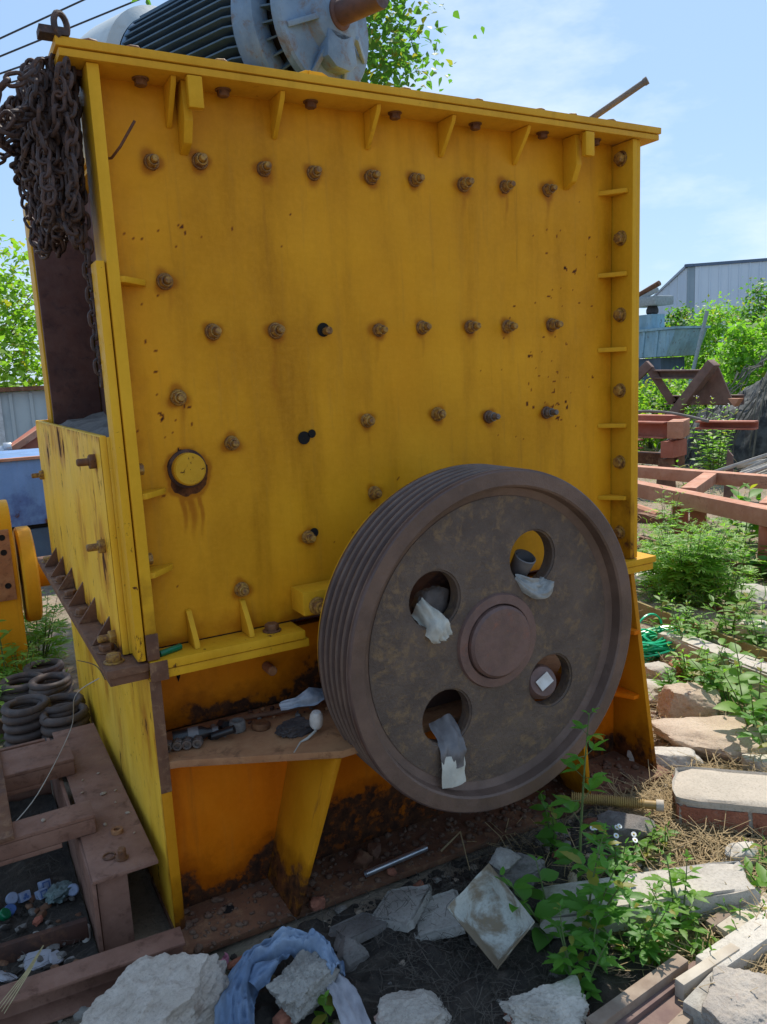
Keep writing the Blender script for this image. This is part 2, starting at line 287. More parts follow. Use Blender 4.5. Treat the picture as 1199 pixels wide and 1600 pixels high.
# ------------------------------------------------------------ mesh helpers
class G:
    def __init__(self): self.v = []; self.f = []; self.mi = []
    def add(self, vs, fs, mi=0):
        o = len(self.v); self.v += [tuple(p) for p in vs]
        for f in fs: self.f.append(tuple(i+o for i in f)); self.mi.append(mi)
        return self
    def box(self, x0, x1, y0, y1, z0, z1, mi=0, T=None):
        vs = [Vector((x, y, z)) for z in (z0, z1) for x, y in ((x0, y0), (x1, y0), (x1, y1), (x0, y1))]
        if T is not None: vs = [T @ p for p in vs]
        return self.add(vs, [(3, 2, 1, 0), (4, 5, 6, 7), (0, 1, 5, 4), (1, 2, 6, 5), (2, 3, 7, 6), (3, 0, 4, 7)], mi)
    def hexa(self, bottom, top, mi=0):
        return self.add(list(bottom)+list(top), [(3, 2, 1, 0), (4, 5, 6, 7), (0, 1, 5, 4), (1, 2, 6, 5), (2, 3, 7, 6), (3, 0, 4, 7)], mi)
    def prism(self, poly, d, mi=0):
        """planar polygon of 3-D points swept along the vector d"""
        n = len(poly); d = Vector(d); P = [Vector(p) for p in poly]
        nrm = sum(((P[i]-P[0]).cross(P[i+1]-P[0]) for i in range(1, n-1)), Vector())
        if nrm.dot(d) > 0: P = P[::-1]
        fs = [tuple(range(n)), tuple(range(2*n-1, n-1, -1))]+[((i+1) % n, i, n+i, n+(i+1) % n) for i in range(n)]
        return self.add(P+[p+d for p in P], fs, mi)
    def tube(self, pts, r, n=8, mi=0, cap=True):
        P = [Vector(p) for p in pts]; rs = r if isinstance(r, (list, tuple)) else [r]*len(P)
        vs = []; fs = []; up = None
        for i, p in enumerate(P):
            t = (P[min(i+1, len(P)-1)]-P[max(i-1, 0)]).normalized()
            if up is None: up = Vector((0, 0, 1)) if abs(t.z) < 0.9 else Vector((1, 0, 0))
            a = t.cross(up)
            if a.length < 1e-4: a = t.cross(Vector((0.3, 1, 0.2)))
            a.normalize(); b = a.cross(t); up = b
            for k in range(n):
                q = 2*PI*k/n; vs.append(p+(a*math.cos(q)+b*math.sin(q))*rs[i])
        for i in range(len(P)-1):
            for k in range(n):
                fs.append((i*n+k, i*n+(k+1) % n, (i+1)*n+(k+1) % n, (i+1)*n+k))
        if cap: fs += [tuple(range(n-1, -1, -1)), tuple(range((len(P)-1)*n, len(P)*n))]
        return self.add(vs, [f[::-1] for f in fs], mi)
    def lathe(self, prof, o, ax, n=48, mi=0, closed=False):
        """profile of (radius, distance along the axis)"""
        o = Vector(o); ax = Vector(ax).normalized(); a = ax.orthogonal().normalized(); b = ax.cross(a)
        vs = []; fs = []; m = len(prof)
        for (r, t) in prof:
            for k in range(n):
                q = 2*PI*k/n; vs.append(o+ax*t+(a*math.cos(q)+b*math.sin(q))*r)
        for i in range(m if closed else m-1):
            j = (i+1) % m
            for k in range(n):
                fs.append((i*n+k, i*n+(k+1) % n, j*n+(k+1) % n, j*n+k))
        return self.add(vs, fs, mi)
    def hexnut(self, c, ax, r, h, mi=0, rot=0.0, n=6):
        ax = Vector(ax).normalized(); a = ax.orthogonal().normalized(); b = ax.cross(a); c = Vector(c)
        vs = []
        for t, rr in ((0, r), (h*0.85, r), (h, r*0.88)):
            for k in range(n):
                q = 2*PI*k/n+rot; vs.append(c+ax*t+(a*math.cos(q)+b*math.sin(q))*rr)
        fs = [(i*n+k, i*n+(k+1) % n, (i+1)*n+(k+1) % n, (i+1)*n+k) for i in range(2) for k in range(n)]
        fs += [tuple(range(2*n, 3*n)), tuple(range(n-1, -1, -1))]
        return self.add(vs, fs, mi)
def link(o, parent=None):
    COL.objects.link(o)
    if parent is not None: o.parent = parent
    return o
def tomesh(name, g, mats, bevel=0.0, smooth=35, seg=2):
    me = bpy.data.meshes.new(name)
    me.from_pydata([tuple(p) for p in g.v], [], g.f)
    for mm in (mats if isinstance(mats, (list, tuple)) else [mats]): me.materials.append(M[mm] if isinstance(mm, str) else mm)
    me.polygons.foreach_set('material_index', g.mi)
    bm = bmesh.new(); bm.from_mesh(me)
    bmesh.ops.recalc_face_normals(bm, faces=bm.faces)
    if bevel:
        ed = [e for e in bm.edges if len(e.link_faces) == 2 and e.calc_face_angle(0) > 0.5]
        bmesh.ops.bevel(bm, geom=ed, offset=bevel, segments=seg, affect='EDGES', clamp_overlap=True, profile=0.6)
    bm.to_mesh(me); bm.free()
    if smooth:
        me.polygons.foreach_set('use_smooth', [True]*len(me.polygons))
        me.set_sharp_from_angle(angle=R(smooth))
    return me
def obj(name, g, mats, parent=None, bevel=0.0, smooth=35, label=None, seg=2):
    """one mesh object with its origin at its own centre"""
    P = np.array(g.v); c = (P.min(0)+P.max(0))/2
    g.v = [tuple(p) for p in (P-c)]
    o = bpy.data.objects.new(name, tomesh(name, g, mats, bevel, smooth, seg))
    o.location = c
    if parent is not None: o.location = Vector(c)-parent.location
    link(o, parent)
    if label: o['label'] = label
    return o
def tag(o, label, cat, group=None, kind=None):
    o['label'] = label; o['category'] = cat
    if group: o['group'] = group
    if kind: o['kind'] = kind
    return o
def thing(name, label, cat, loc=(0, 0, 0), group=None):
    """an Empty at the base of the thing; its parts are given in world coordinates"""
    o = bpy.data.objects.new(name, None); o.location = loc; o.empty_display_size = 0.1; link(o)
    return tag(o, label, cat, group)
def inst(me, name, loc, parent=None, rot=(0, 0, 0), scale=1.0):
    o = bpy.data.objects.new(name, me)
    l = Vector(loc)
    o.location = l-parent.location if parent is not None else l
    o.rotation_euler = rot; o.scale = (scale,)*3 if isinstance(scale, (int, float)) else scale
    return link(o, parent)
def npmesh(name, V, F, mats):
    """large mesh from arrays; all faces have the same number of corners"""
    V = np.asarray(V, np.float32); F = np.asarray(F, np.int32); k = F.shape[1]
    me = bpy.data.meshes.new(name)
    me.vertices.add(len(V)); me.vertices.foreach_set('co', V.ravel())
    me.loops.add(F.size); me.loops.foreach_set('vertex_index', F.ravel())
    me.polygons.add(len(F)); me.polygons.foreach_set('loop_start', np.arange(0, F.size, k, dtype=np.int32))
    me.polygons.foreach_set('loop_total', np.full(len(F), k, np.int32))
    for mm in (mats if isinstance(mats, (list, tuple)) else [mats]): me.materials.append(M[mm])
    me.update(calc_edges=True); me.validate()
    return me
def fbm(p, s=1.0, o=4): return mnoise.fractal(Vector(p)*s, 1.0, 2.0, o)

# ------------------------------------------------------------ ground
def ground_h(x, y):
    # dirt rises gently away from the machine, small lumps everywhere
    d = max(0.0, math.hypot(x-0.9, y-0.8)-1.8)
    return -0.012+0.03*fbm((x, y, 3.3), 1.6, 4)*(1 if d > 0 else 0.55)-0.0
def make_ground():
    xs = np.unique(np.concatenate([np.linspace(-220, -12, 22), np.linspace(-12, -3, 25), np.linspace(-3, 5, 161), np.linspace(5, 14, 61), np.linspace(14, 220, 24)]))
    ys = np.unique(np.concatenate([np.linspace(-60, -4, 12), np.linspace(-4, 5, 181), np.linspace(5, 14, 61), np.linspace(14, 260, 26)]))
    V = [(x, y, ground_h(x, y) if abs(x) < 30 and abs(y) < 30 else -0.01) for y in ys for x in xs]
    nx = len(xs); F = [(j*nx+i, j*nx+i+1, (j+1)*nx+i+1, (j+1)*nx+i) for j in range(len(ys)-1) for i in range(nx-1)]
    k = N('dry_soil')
    c = k.mix(k.ramp(k.noise(2.2, 8, 0.65), 0.35, 0.65), (0.22, 0.165, 0.115, 1), (0.36, 0.285, 0.205, 1))
    c = k.mix(k.ramp(k.noise(16, 8, 0.75), 0.5, 0.72, 0, 0.8), c, (0.30, 0.25, 0.19, 1))
    c = k.mix(k.ramp(k.noise(45, 6, 0.75), 0.5, 0.7, 0, 0.6), c, (0.065, 0.05, 0.036, 1))
    c = k.mix(k.ramp(k.noise(0.5, 5, 0.6), 0.52, 0.62, 0, 0.7), c, (0.10, 0.115, 0.045, 1))
    k.color(c); k.rough(0.95); k.bump(k.math('ADD', k.noise(40, 8, 0.75), k.noise(9, 6, 0.7)), 0.8, 0.03)
    M['soil'] = k.m
    o = bpy.data.objects.new('ground', npmesh('ground', V, F, 'soil')); o['kind'] = 'structure'; link(o)
    o.data.polygons.foreach_set('use_smooth', [True]*len(o.data.polygons))
make_ground()
# ------------------------------------------------------------ the crusher
crusher = thing('rock_crusher', 'big yellow steel rock crusher with bolted side panel, rusty base and feed opening', 'crusher', (0.9, 0.85, 0))
K = crusher
WX, ZF, ZT, DB, PY = 1.859, 0.825, 2.385, 1.74, 0.10     # width, flange seam, underside of lid, depth, panel plane
# front panel: a fine sheet so that rust can sit round each bolt
BOLTS = [(0.157, 2.190, 0), (0.290, 2.203, 0), (0.475, 2.197, 0), (0.631, 2.198, 0), (0.825, 2.201, 0), (0.982, 2.205, 0), (1.170, 2.203, 0), (1.340, 2.208, 0), (1.527, 2.210, 0),
         (0.163, 1.882, 0), (0.286, 1.745, 0), (0.477, 1.745, 0), (0.826, 1.742, 0), (0.989, 1.748, 0), (1.181, 1.747, 0), (1.339, 1.747, 0), (1.539, 1.750, 0),
         (0.171, 1.566, 1), (0.315, 1.426, 1), (0.768, 1.460, 1), (1.037, 1.463, 1), (1.250, 1.440, 2), (1.510, 1.438, 2), (0.781, 1.225, 1), (0.538, 1.112, 1), (0.309, 0.983, 1)]
PLUG = (0.178, 1.364)
HOLES = [(0.545, 1.423, 0.020), (0.572, 1.434, 0.013), (0.632, 1.746, 0.021), (0.558, 1.124, 0.015)]
def rust_at(x, z):
    r = 0.0
    for bx, bz, k in BOLTS:
        d = math.hypot(x-bx, z-bz)
        if d < 0.12: r = max(r, 0.92*math.exp(-((d-0.006*math.sin(bx*90+math.atan2(z-bz, x-bx)*3))/0.031)**2))
        dz = bz-z
        L_ = 0.10+0.28*abs(math.sin(bx*37+bz*11)); A_ = 0.10+0.34*abs(math.sin(bx*19+bz*53))
        if 0 < dz < L_: r = max(r, A_*math.exp(-((x-bx+0.005*math.sin(z*40)+0.01*math.sin(bx*70))/(0.008+0.006*abs(math.sin(bx*9))))**2)*(1-dz/L_))
    d = math.hypot(x-PLUG[0], (z-PLUG[1]+0.015)*0.92)
    r = max(r, 1.1*math.exp(-(max(0, d-0.044-0.010*fbm((x, z, 1), 22, 3))/0.024)**2))
    dz = PLUG[1]-z
    if 0 < dz < 0.32:
        for ox, w in ((-0.02, 0.010), (0.004, 0.014), (0.03, 0.008)): r = max(r, 0.85*math.exp(-((x-PLUG[0]-ox+0.004*math.sin(z*50))/w)**2)*(1-dz/0.32))
    for cx, cz, sx, sz in ((0.14, 1.62, 0.09, 0.30), (0.12, 1.25, 0.07, 0.16), (1.50, 1.55, 0.20, 0.22), (1.62, 1.95, 0.16, 0.20), (0.95, 1.15, 0.30, 0.10), (0.30, 2.02, 0.3, 0.05)):
        w = math.exp(-((x-cx)/sx)**2-((z-cz)/sz)**2)
        if w > 0.12 and mnoise.noise(Vector((x*46, z*46, cx*9)))*0.7+mnoise.noise(Vector((x*110, z*90, 3)))*0.35 > 0.64-0.24*w: r = max(r, 0.95)
    r = max(r, 0.42*math.exp(-(x-0.03)/0.045)) if x < 0.25 else r            # seams along the frame
    r = max(r, (0.62+0.5*fbm((x, z, 0), 9, 3))*math.exp(-(z-ZF-0.02)/0.055)) if z < 1.1 else r
    r = max(r, 0.30*math.exp(-(ZT-z)/0.05)) if z > 2.2 else r
    return r
def make_panel():
    xs = np.linspace(0.028, 1.835, 320); zs = np.linspace(ZF+0.03, ZT, 270)
    V = []; A = []
    for z in zs:
        for x in xs:
            V.append((x-0.9, PY+0.003*fbm((x, 0, z), 1.7, 2)-0.85, z)); A.append(rust_at(x, z))
    n = len(xs); F = [(j*n+i, j*n+i+1, (j+1)*n+i+1, (j+1)*n+i) for j in range(len(zs)-1) for i in range(n-1)]
    me = npmesh('side_panel', V, F, 'panel')
    a = me.attributes.new('rust', 'FLOAT', 'POINT'); a.data.foreach_set('value', np.array(A, np.float32))
    me.polygons.foreach_set('use_smooth', [True]*len(me.polygons))
    o = bpy.data.objects.new('side_panel', me); link(o, K)
make_panel()
g = G(); g.box(0.028, 1.835, PY+0.012, PY+0.03, ZF+0.02, ZT); obj('panel_backing', g, 'liner', K)
# bolts of the panel
def bolt_mesh(nm, r, ms, stud=0.034, collar=True):
    g = G(); ax = (0, -1, 0)
    if collar: g.lathe([(0.001, 0.0), (r*1.22, 0.0), (r*1.24, 0.005), (r*1.1, 0.012), (0.001, 0.012)], (0, 0, 0), ax, 20, 1)
    g.hexnut((0, -0.010, 0), ax, r, 0.019, 0, 0.2)
    g.lathe([(r*0.86, 0.0), (r*0.84, 0.010), (r*0.62, 0.0102)], (0, -0.029, 0), ax, 16, 0)
    g.lathe([(r*0.56, 0), (r*0.56, stud-0.004), (r*0.46, stud), (0.001, stud)], (0, -0.028, 0), ax, 14, 0)
    return tomesh(nm, g, ms, 0.0015)
BM = [bolt_mesh('bolt', 0.0225, ['bolt', 'boltrust']), bolt_mesh('bolt', 0.0225, ['bolt', 'bolt'], 0.026), bolt_mesh('bolt', 0.021, ['boltsteel', 'boltrust'], 0.040)]
for i, (x, z, k) in enumerate(BOLTS):
    inst(BM[k], 'bolt', (x, PY+0.001, z), K, (random.uniform(-.05, .05), random.uniform(0, 1), random.uniform(-.05, .05)), random.uniform(0.76, 0.90))
g = G(); g.lathe([(0.012, 0.0), (0.012, 0.03), (0.009, 0.033), (0.001, 0.033)], (0.640, PY, 1.742), (0, -1, 0), 14); obj('stud', g, 'bolt', K)
for x, z, r in HOLES:
    g = G(); g.lathe([(0.0005, 0.0), (r*0.97, 0.0), (r, 0.0006)], (x, PY-0.0045, z), (0, -1, 0), 24); obj('bolt_hole', g, 'hole', K)
g = G(); g.lathe([(0.001, 0), (0.056, 0), (0.055, 0.006), (0.046, 0.008)], (PLUG[0], PY, PLUG[1]), (0, -1, 0), 32, 1)
g.lathe([(0.047, 0.006), (0.0465, 0.030), (0.042, 0.035), (0.001, 0.036)], (PLUG[0], PY, PLUG[1]), (0, -1, 0), 32, 0)
obj('shaft_plug', g, ['plugpaint', 'rustdark'], K)
# posts and flanges round the panel
g = G(); g.box(-0.004, 0.026, 0.0, PY+0.04, ZF+0.028, ZT-0.002); obj('corner_post', g, 'post', K, 0.003)
g = G(); g.box(-0.030, -0.008, 0.006, PY-0.02, ZF+0.030, 1.92); obj('post_liner_strip', g, 'rustedge', K, 0.003)
g = G(); g.box(1.838, 1.859, 0.0, PY+0.04, ZF+0.028, ZT-0.002); obj('corner_post', g, 'post', K, 0.003)
g = G(); g.box(1.8615, 1.880, 0.004, PY+0.1, ZF+0.028, ZT-0.002); obj('mating_flange', g, 'yellow', K, 0.003)
g = G(); g.box(-0.066, 1.955, -0.012, PY+0.05, 2.385, 2.403); g.box(0.16, 1.955, PY+0.05, 1.80, 2.385, 2.403); obj('lid_flange', g, 'lid', K, 0.002)
g = G(); g.box(-0.072, 1.962, -0.016, PY+0.05, 2.406, 2.427); g.box(0.15, 1.962, PY+0.05, 1.80, 2.406, 2.427); obj('lid_plate', g, 'lid', K, 0.002)
# feed side (left) and closed right, back
g = G(); g.box(-0.052, -0.034, 0.10, DB, ZF+0.028, 1.475); g.box(-0.034, -0.005, 0.10, 0.125, ZF+0.028, 1.47)
g.box(-0.034, 0.02, DB-0.02, DB, ZF+0.028, 1.475); obj('feed_side_wall', g, 'yworn_lit', K, 0.003)
def side_rust(y, z):
    r = 0.0
    n = mnoise.fractal(Vector((y*9, z*3.2, 2.0)), 1, 2, 5); n2 = mnoise.fractal(Vector((y*34, z*11, 8.0)), 1, 2, 4)
    for cy, cz, sy, sz, a in ((0.32, 1.36, 0.10, 0.16, 0.75), (0.28, 1.12, 0.12, 0.16, 0.55), (0.9, 1.42, 0.5, 0.10, 0.55), (1.45, 1.36, 0.25, 0.12, 0.5), (0.62, 1.22, 0.10, 0.2, 0.42)):
        r = max(r, a*math.exp(-((y-cy)/sy)**2-((z-cz)/sz)**2)*(0.75+1.1*n+0.7*n2))
    r = max(r, 0.85*math.exp(-(z-ZF-0.03)/0.07)*(0.8+0.9*n+0.5*n2))
    r = max(r, 0.7*math.exp(-(1.475-z)/0.02)*(0.8+0.8*n2))
    for by, bz in ((0.20, 1.40), (0.20, 1.155), (0.19, 0.885)):
        r = max(r, 0.8*math.exp(-(math.hypot(y-by, z-bz)/0.035)**2))
        if z < bz: r = max(r, 0.6*math.exp(-((y-by)/0.012)**2)*max(0, 1-(bz-z)/0.2))
    return max(0.0, r)
ys_ = np.linspace(0.103, DB-0.003, 200); zs_ = np.linspace(ZF+0.031, 1.472, 110)
me = npmesh('wall_sheet', [(-0.0535-0.9, y-0.85, z) for z in zs_ for y in ys_], [(j*200+i+1, j*200+i, (j+1)*200+i, (j+1)*200+i+1) for j in range(109) for i in range(199)], 'yworn_lit')
a_ = me.attributes.new('rust', 'FLOAT', 'POINT'); a_.data.foreach_set('value', np.array([side_rust(y, z) for z in zs_ for y in ys_], np.float32))
link(bpy.data.objects.new('wall_sheet', me), K)
ys_ = np.linspace(0.004, DB-0.003, 200); zs_ = np.linspace(0.014, ZF-0.030, 120)
def base_rust(y, z):
    n = mnoise.fractal(Vector((y*7, z*2.6, 12.0)), 1, 2, 5); n2 = mnoise.fractal(Vector((y*34, z*14, 5.0)), 1, 2, 4)
    return max(0.0, 0.55*math.exp(-y/0.05)*(0.8+0.9*n2), 0.8*math.exp(-z/0.07)*(0.9+n+0.5*n2), 0.62*math.exp(-((y-0.12)/0.05)**2)*math.exp(-((z-0.55)/0.16)**2)*(0.7+1.3*n), 0.5*math.exp(-(ZF-z)/0.05)*(0.8+n2), 0.42*(n+0.25))
me = npmesh('wall_sheet', [(-0.0055-0.9, y-0.85, z) for z in zs_ for y in ys_], [(j*200+i+1, j*200+i, (j+1)*200+i, (j+1)*200+i+1) for j in range(119) for i in range(199)], 'yworn_lit')
a_ = me.attributes.new('rust', 'FLOAT', 'POINT'); a_.data.foreach_set('value', np.array([base_rust(y, z) for z in zs_ for y in ys_], np.float32))
link(bpy.data.objects.new('wall_sheet', me), K)
g = G(); g.box(0.0, 0.022, 1.60, DB, 1.46, ZT); obj('rear_post', g, 'yellow', K, 0.003)
g = G(); g.box(1.80, 1.835, PY+0.05, DB, ZF, ZT); obj('end_wall', g, 'yellow', K)
g = G(); g.box(0.024, 1.80, DB-0.03, DB, ZF, ZT); obj('rear_wall', g, 'yellow', K)
# liner plates inside the feed opening
g = G(); g.box(0.001, 0.20, 1.52, 1.545, 1.3, ZT-0.01); obj('liner_plate', g, 'liner', K, 0.004)
g = G(); g.box(0.205, 0.23, 1.15, 1.55, 1.3, ZT-0.01); obj('liner_plate', g, 'liner', K, 0.004)
g = G(); g.box(0.50, 0.53, PY+0.05, 1.15, 1.2, ZT-0.01); obj('liner_plate', g, 'rustdark', K, 0.004)
g = G(); g.box(0.05, 0.10, 0.16, 0.19, 1.3, ZT-0.01); obj('liner_plate', g, 'liner', K, 0.004)
# dirt heaped on the lip of the opening
g = G(); nx, ny = 14, 40
for j in range(ny+1):
    for i in range(nx+1):
        x = -0.033+0.53*i/nx; y = 0.13+1.38*j/ny
        g.v.append((x, y, 1.44+0.045*(x+0.03)/0.2+0.03*fbm((x, y, 0), 9, 4)))
for j in range(ny):
    for i in range(nx): g.f.append((j*(nx+1)+i, j*(nx+1)+i+1, (j+1)*(nx+1)+i+1, (j+1)*(nx+1)+i)); g.mi.append(0)
o = obj('dirt_heap', g, 'stonedark', K, 0, 80)
# bottom flange of the upper box, the mating flange of the base
g = G(); g.box(0.0, 0.462, -0.012, PY, ZF+0.001, ZF+0.027); obj('front_flange', g, 'rustedge', K, 0.003)
g = G(); g.box(0.0, 0.475, -0.006, PY+0.10, ZF-0.027, ZF-0.002); obj('base_front_flange', g, 'rustedge', K, 0.003)
g = G(); g.box(-0.115, -0.003, 0.0, DB+0.02, ZF+0.001, ZF+0.024); obj('side_flange', g, 'rusty', K, 0.003)
g = G(); g.box(-0.108, -0.003, 0.012, DB+0.02, ZF-0.025, ZF-0.002); obj('base_side_flange', g, 'rusty', K, 0.003)
g = G(); g.box(1.70, 1.965, -0.014, PY, ZF+0.001, ZF+0.026); g.box(1.861, 1.965, PY, DB, ZF+0.001, ZF+0.026); obj('front_flange', g, 'yellow', K, 0.003)
g = G(); g.box(1.70, 1.955, -0.008, PY+0.1, ZF-0.028, ZF-0.002); obj('base_front_flange', g, 'yellow', K, 0.003)
# stiffening gussets
def gusset(poly, d, mat='yellow', nm='gusset'):
    g = G(); g.prism(poly, d); return obj(nm, g, mat, K, 0.002)
for y in (0.254, 0.51, 0.76, 1.03, 1.28, 1.50):
    gusset([(-0.053, y, ZF+0.025), (-0.112, y, ZF+0.025), (-0.053, y, ZF+0.105)], (0, 0.012, 0), 'rusty')
for x, w in ((0.205, .014), (0.507, .014), (0.81, .014), (1.077, .014), (1.374, .014)):
    gusset([(x, PY-.001, 2.384), (x, 0.012, 2.384), (x, 0.02, 2.365), (x, PY-0.012, 2.285), (x, PY-.001, 2.28)], (w, 0, 0))
for x in (0.236, 1.600):   # two hooked lifting lugs
    g = G(); g.prism([(x, PY-.001, 2.384), (x, 0.035, 2.384), (x, 0.030, 2.285), (x, 0.055, 2.235), (x, PY-.001, 2.215)], (0.024, 0, 0))
    o = obj('lifting_lug', g, 'yellow', K, 0.003)
    g = G(); g.box(x+0.004, x+0.044, -0.012, 0.010, 2.305, 2.383); obj('lug_hook', g, 'yellow', K, 0.004)
for z in (2.206, 1.917, 1.646, 1.362, 1.084):
    gusset([(1.837, PY-.001, z), (1.837, 0.02, z), (1.825, 0.02, z), (1.765, PY-0.001, z)], (0, 0, 0.016))
for z in (1.868, 1.301, 1.081):
    gusset([(0.027, PY-.001, z), (0.027, 0.012, z), (0.040, 0.012, z), (0.105, PY-0.02, z), (0.112, PY-0.001, z)], (0, 0, 0.016))
for x in (0.134, 0.299):
    gusset([(x, PY-.001, ZF+.028), (x, 0.022, ZF+.028), (x, 0.030, ZF+.05), (x, PY-0.012, ZF+0.125), (x, PY-.001, ZF+0.128)], (0.016, 0, 0))
for x in (0.16, 0.38):
    gusset([(x, 0.20, ZF-.028), (x, 0.10, ZF-.028), (x, 0.19, ZF-0.09)], (0.012, 0, 0), 'orange')
# bolt heads on the inner faces of the flanges
def head_mesh(r, h, ms):
    g = G(); g.lathe([(0.001, 0), (r*1.3, 0), (r*1.3, 0.004), (r, 0.005)], (0, 0, 0), (0, 0, 1), 18); g.hexnut((0, 0, 0.003), (0, 0, 1), r, h)
    return tomesh('bolt_head', g, ms, 0.0015)
HM = head_mesh(0.021, 0.020, 'bolt'); HR = head_mesh(0.021, 0.020, 'boltrust')
for z in (2.329, 2.054, 1.78, 1.501, 1.228, 0.952): inst(HM, 'bolt_head', (1.8375, 0.054, z), K, (0, -PI/2, 0))
for z in (1.95, 1.33): inst(HM, 'bolt_head', (1.881, 0.05, z), K, (0, PI/2, 0))
for x in (0.02, 0.125, 0.355, 0.93, 1.20, 1.455, 1.60, 1.78): inst(HR if x < 0.3 else HM, 'bolt_head', (x, 0.055, 2.427), K, (0, 0, random.random()), 1.1)
for x in (0.14, 0.36, 0.62, 0.90, 1.2, 1.48, 1.72): inst(HR, 'bolt_head', (x, 0.065, 2.3845), K, (PI, 0, 0.3), 0.8)
for y, mm in ((0.07, HM), (0.175, HR), (0.62, HR), (0.90, HR), (1.16, HR), (1.61, HM)): inst(mm, 'bolt_head', (-0.083, y, ZF+0.0245), K, (0, 0, y*7), 1.05)
inst(HR, 'bolt_head', (0.377, 0.045, ZF+0.0275), K, (0, 0, 1), 1.05)
def side_bolt(y, z, mm='bolt'):
    g = G(); g.hexnut((-0.052, y, z), (-1, 0, 0), 0.022, 0.02); g.lathe([(0.011, 0), (0.011, 0.048), (0.008, 0.052), (0.001, 0.052)], (-0.052, y, z), (-1, 0, 0), 12)
    obj('side_bolt', g, mm, K, 0.001)
for y, z, mm in ((0.20, 1.40, 'boltrust'), (0.20, 1.155, 'bolt'), (0.19, 0.885, 'bolt'), (1.66, 1.235, 'bolt')): side_bolt(y, z, mm)
for z in (1.38, 1.13): inst(HM, 'bolt_head', (0.027, 0.05, z), K, (0, PI/2, 0), 0.8)
# thick lug and cotter seen on the lid edge: hinge dome
g = G(); g.prism([(0.56, 0.06, 2.427), (0.575, 0.06, 2.452), (0.61, 0.06, 2.466), (0.66, 0.06, 2.466), (0.70, 0.06, 2.448), (0.715, 0.06, 2.427)], (0, 0.045, 0)); g.box(0.615, 0.622, 0.052, 0.06, 2.428, 2.464); obj('hinge_boss', g, 'yellow', K, 0.003)
g = G(); g.box(1.52, 1.60, 0.03, 0.09, 2.427, 2.442); obj('lid_tab', g, 'yellow', K, 0.003)
# wire hook through the panel edge
g = G(); g.tube([(0.026, 0.085, 2.185), (0.045, 0.055, 2.18), (0.062, 0.02, 2.20), (0.10, 0.0, 2.26)], 0.0035, 6); obj('wire_hook', g, 'rusty', K)
# the base
g = G(); g.box(-0.004, 0.022, 0.0, DB, 0.012, ZF-0.028); obj('base_side_plate', g, 'yworn_lit', K, 0.003)
g = G(); g.box(-0.007, 0.024, -0.004, -0.0005, 0.46, 0.796); obj('edge_weld', g, 'rusty', K, 0.001)
g = G(); g.box(-0.006, 0.023, -0.003, -0.0005, 0.02, 0.459); obj('edge_weld', g, 'orangeplate', K, 0.001)
g = G(); g.box(-0.005, 0.045, -0.0155, -0.0125, 0.797, 0.853); g.box(-0.006, 0.028, -0.004, -0.0008, 0.856, 0.93); obj('corner_weld', g, 'rusty', K, 0.001)
def wall_sheet(nm, x0, x1, y, z0, z1, mat):
    g = G(); g.box(x0, x1, y, y+0.03, z0, z1); return obj(nm, g, mat, K)
wall_sheet('base_wall', 0.024, 1.838, 0.085, 0.0225, 0.525, 'orange')
wall_sheet('upper_base_wall', 0.024, 1.838, 0.202, 0.552, ZF-0.028, 'shelfwall')
g = G(); g.box(1.838, 1.862, 0.2, DB, 0.012, ZF-0.028); obj('base_side_plate', g, 'orange', K)
gusset([(1.840, 0.2, ZF-.029), (1.840, 0.0, ZF-.029), (1.840, -0.128, 0.012), (1.840, 0.2, 0.012)], (0.02, 0, 0), 'orangeplate', 'leg_plate')
g = G(); g.box(0.024, 1.84, DB-0.03, DB, 0.012, ZF-0.03); obj('base_rear_wall', g, 'orange', K)
# shelf that carries the bearing, and the raking plates under it
g = G(); g.prism([(0.024, 0.199, 0.527), (0.024, -0.004, 0.527), (0.055, -0.012, 0.527), (0.462, -0.225, 0.527), (1.40, -0.225, 0.527), (1.836, 0.0, 0.527), (1.836, 0.199, 0.527)], (0, 0, 0.022)); obj('bearing_shelf', g, 'rustorange', K, 0.002)
for xt, xb in ((0.462, 0.330), (1.38, 1.50)):
    s = 0.018
    g = G(); g.hexa([(xb-s, 0.084, 0.0225), (xb, 0.084, 0.0225), (xb, -0.140, 0.0225), (xb-s, -0.140, 0.0225)], [(xt-s, 0.084, 0.526), (xt, 0.084, 0.526), (xt, -0.222, 0.526), (xt-s, -0.222, 0.526)])
    obj('shelf_support', g, 'orangeplate', K, 0.003)
for z, d in ((0.30, 0.084), (0.565, 0.199)):
    gusset([(1.839, d, z), (1.839, -0.05, z), (1.81, -0.05, z), (1.74, d, z)], (0, 0, 0.016), 'orange')
g = G(); g.hexa([(-0.01, 0.3, 0.0), (1.90, 0.3, 0.0), (1.90, -0.165, 0.0), (-0.01, -0.112, 0.0)], [(-0.01, 0.3, 0.022), (1.90, 0.3, 0.022), (1.90, -0.165, 0.022), (-0.01, -0.112, 0.022)]); obj('base_plate', g, 'rusty', K, 0.003)
g = G(); g.lathe([(0.0005, 0), (0.02, 0), (0.021, 0.0006)], (0.155, 0.01, 0.0225), (0, 0, 1), 24); obj('bolt_hole', g, 'hole', K)
g = G(); g.lathe([(0.016, 0), (0.016, 0.055), (0.012, 0.06), (0.001, 0.06)], (0.405, 0.2, 0.685), (0, -1, 0), 14); obj('stud', g, 'rustorange', K)
g = G(); g.prism([(0.11, 0.198, 0.735), (0.128, 0.198, 0.728), (0.118, 0.198, 0.700)], (0, 0.003, 0)); obj('slot_hole', g, 'hole', K)
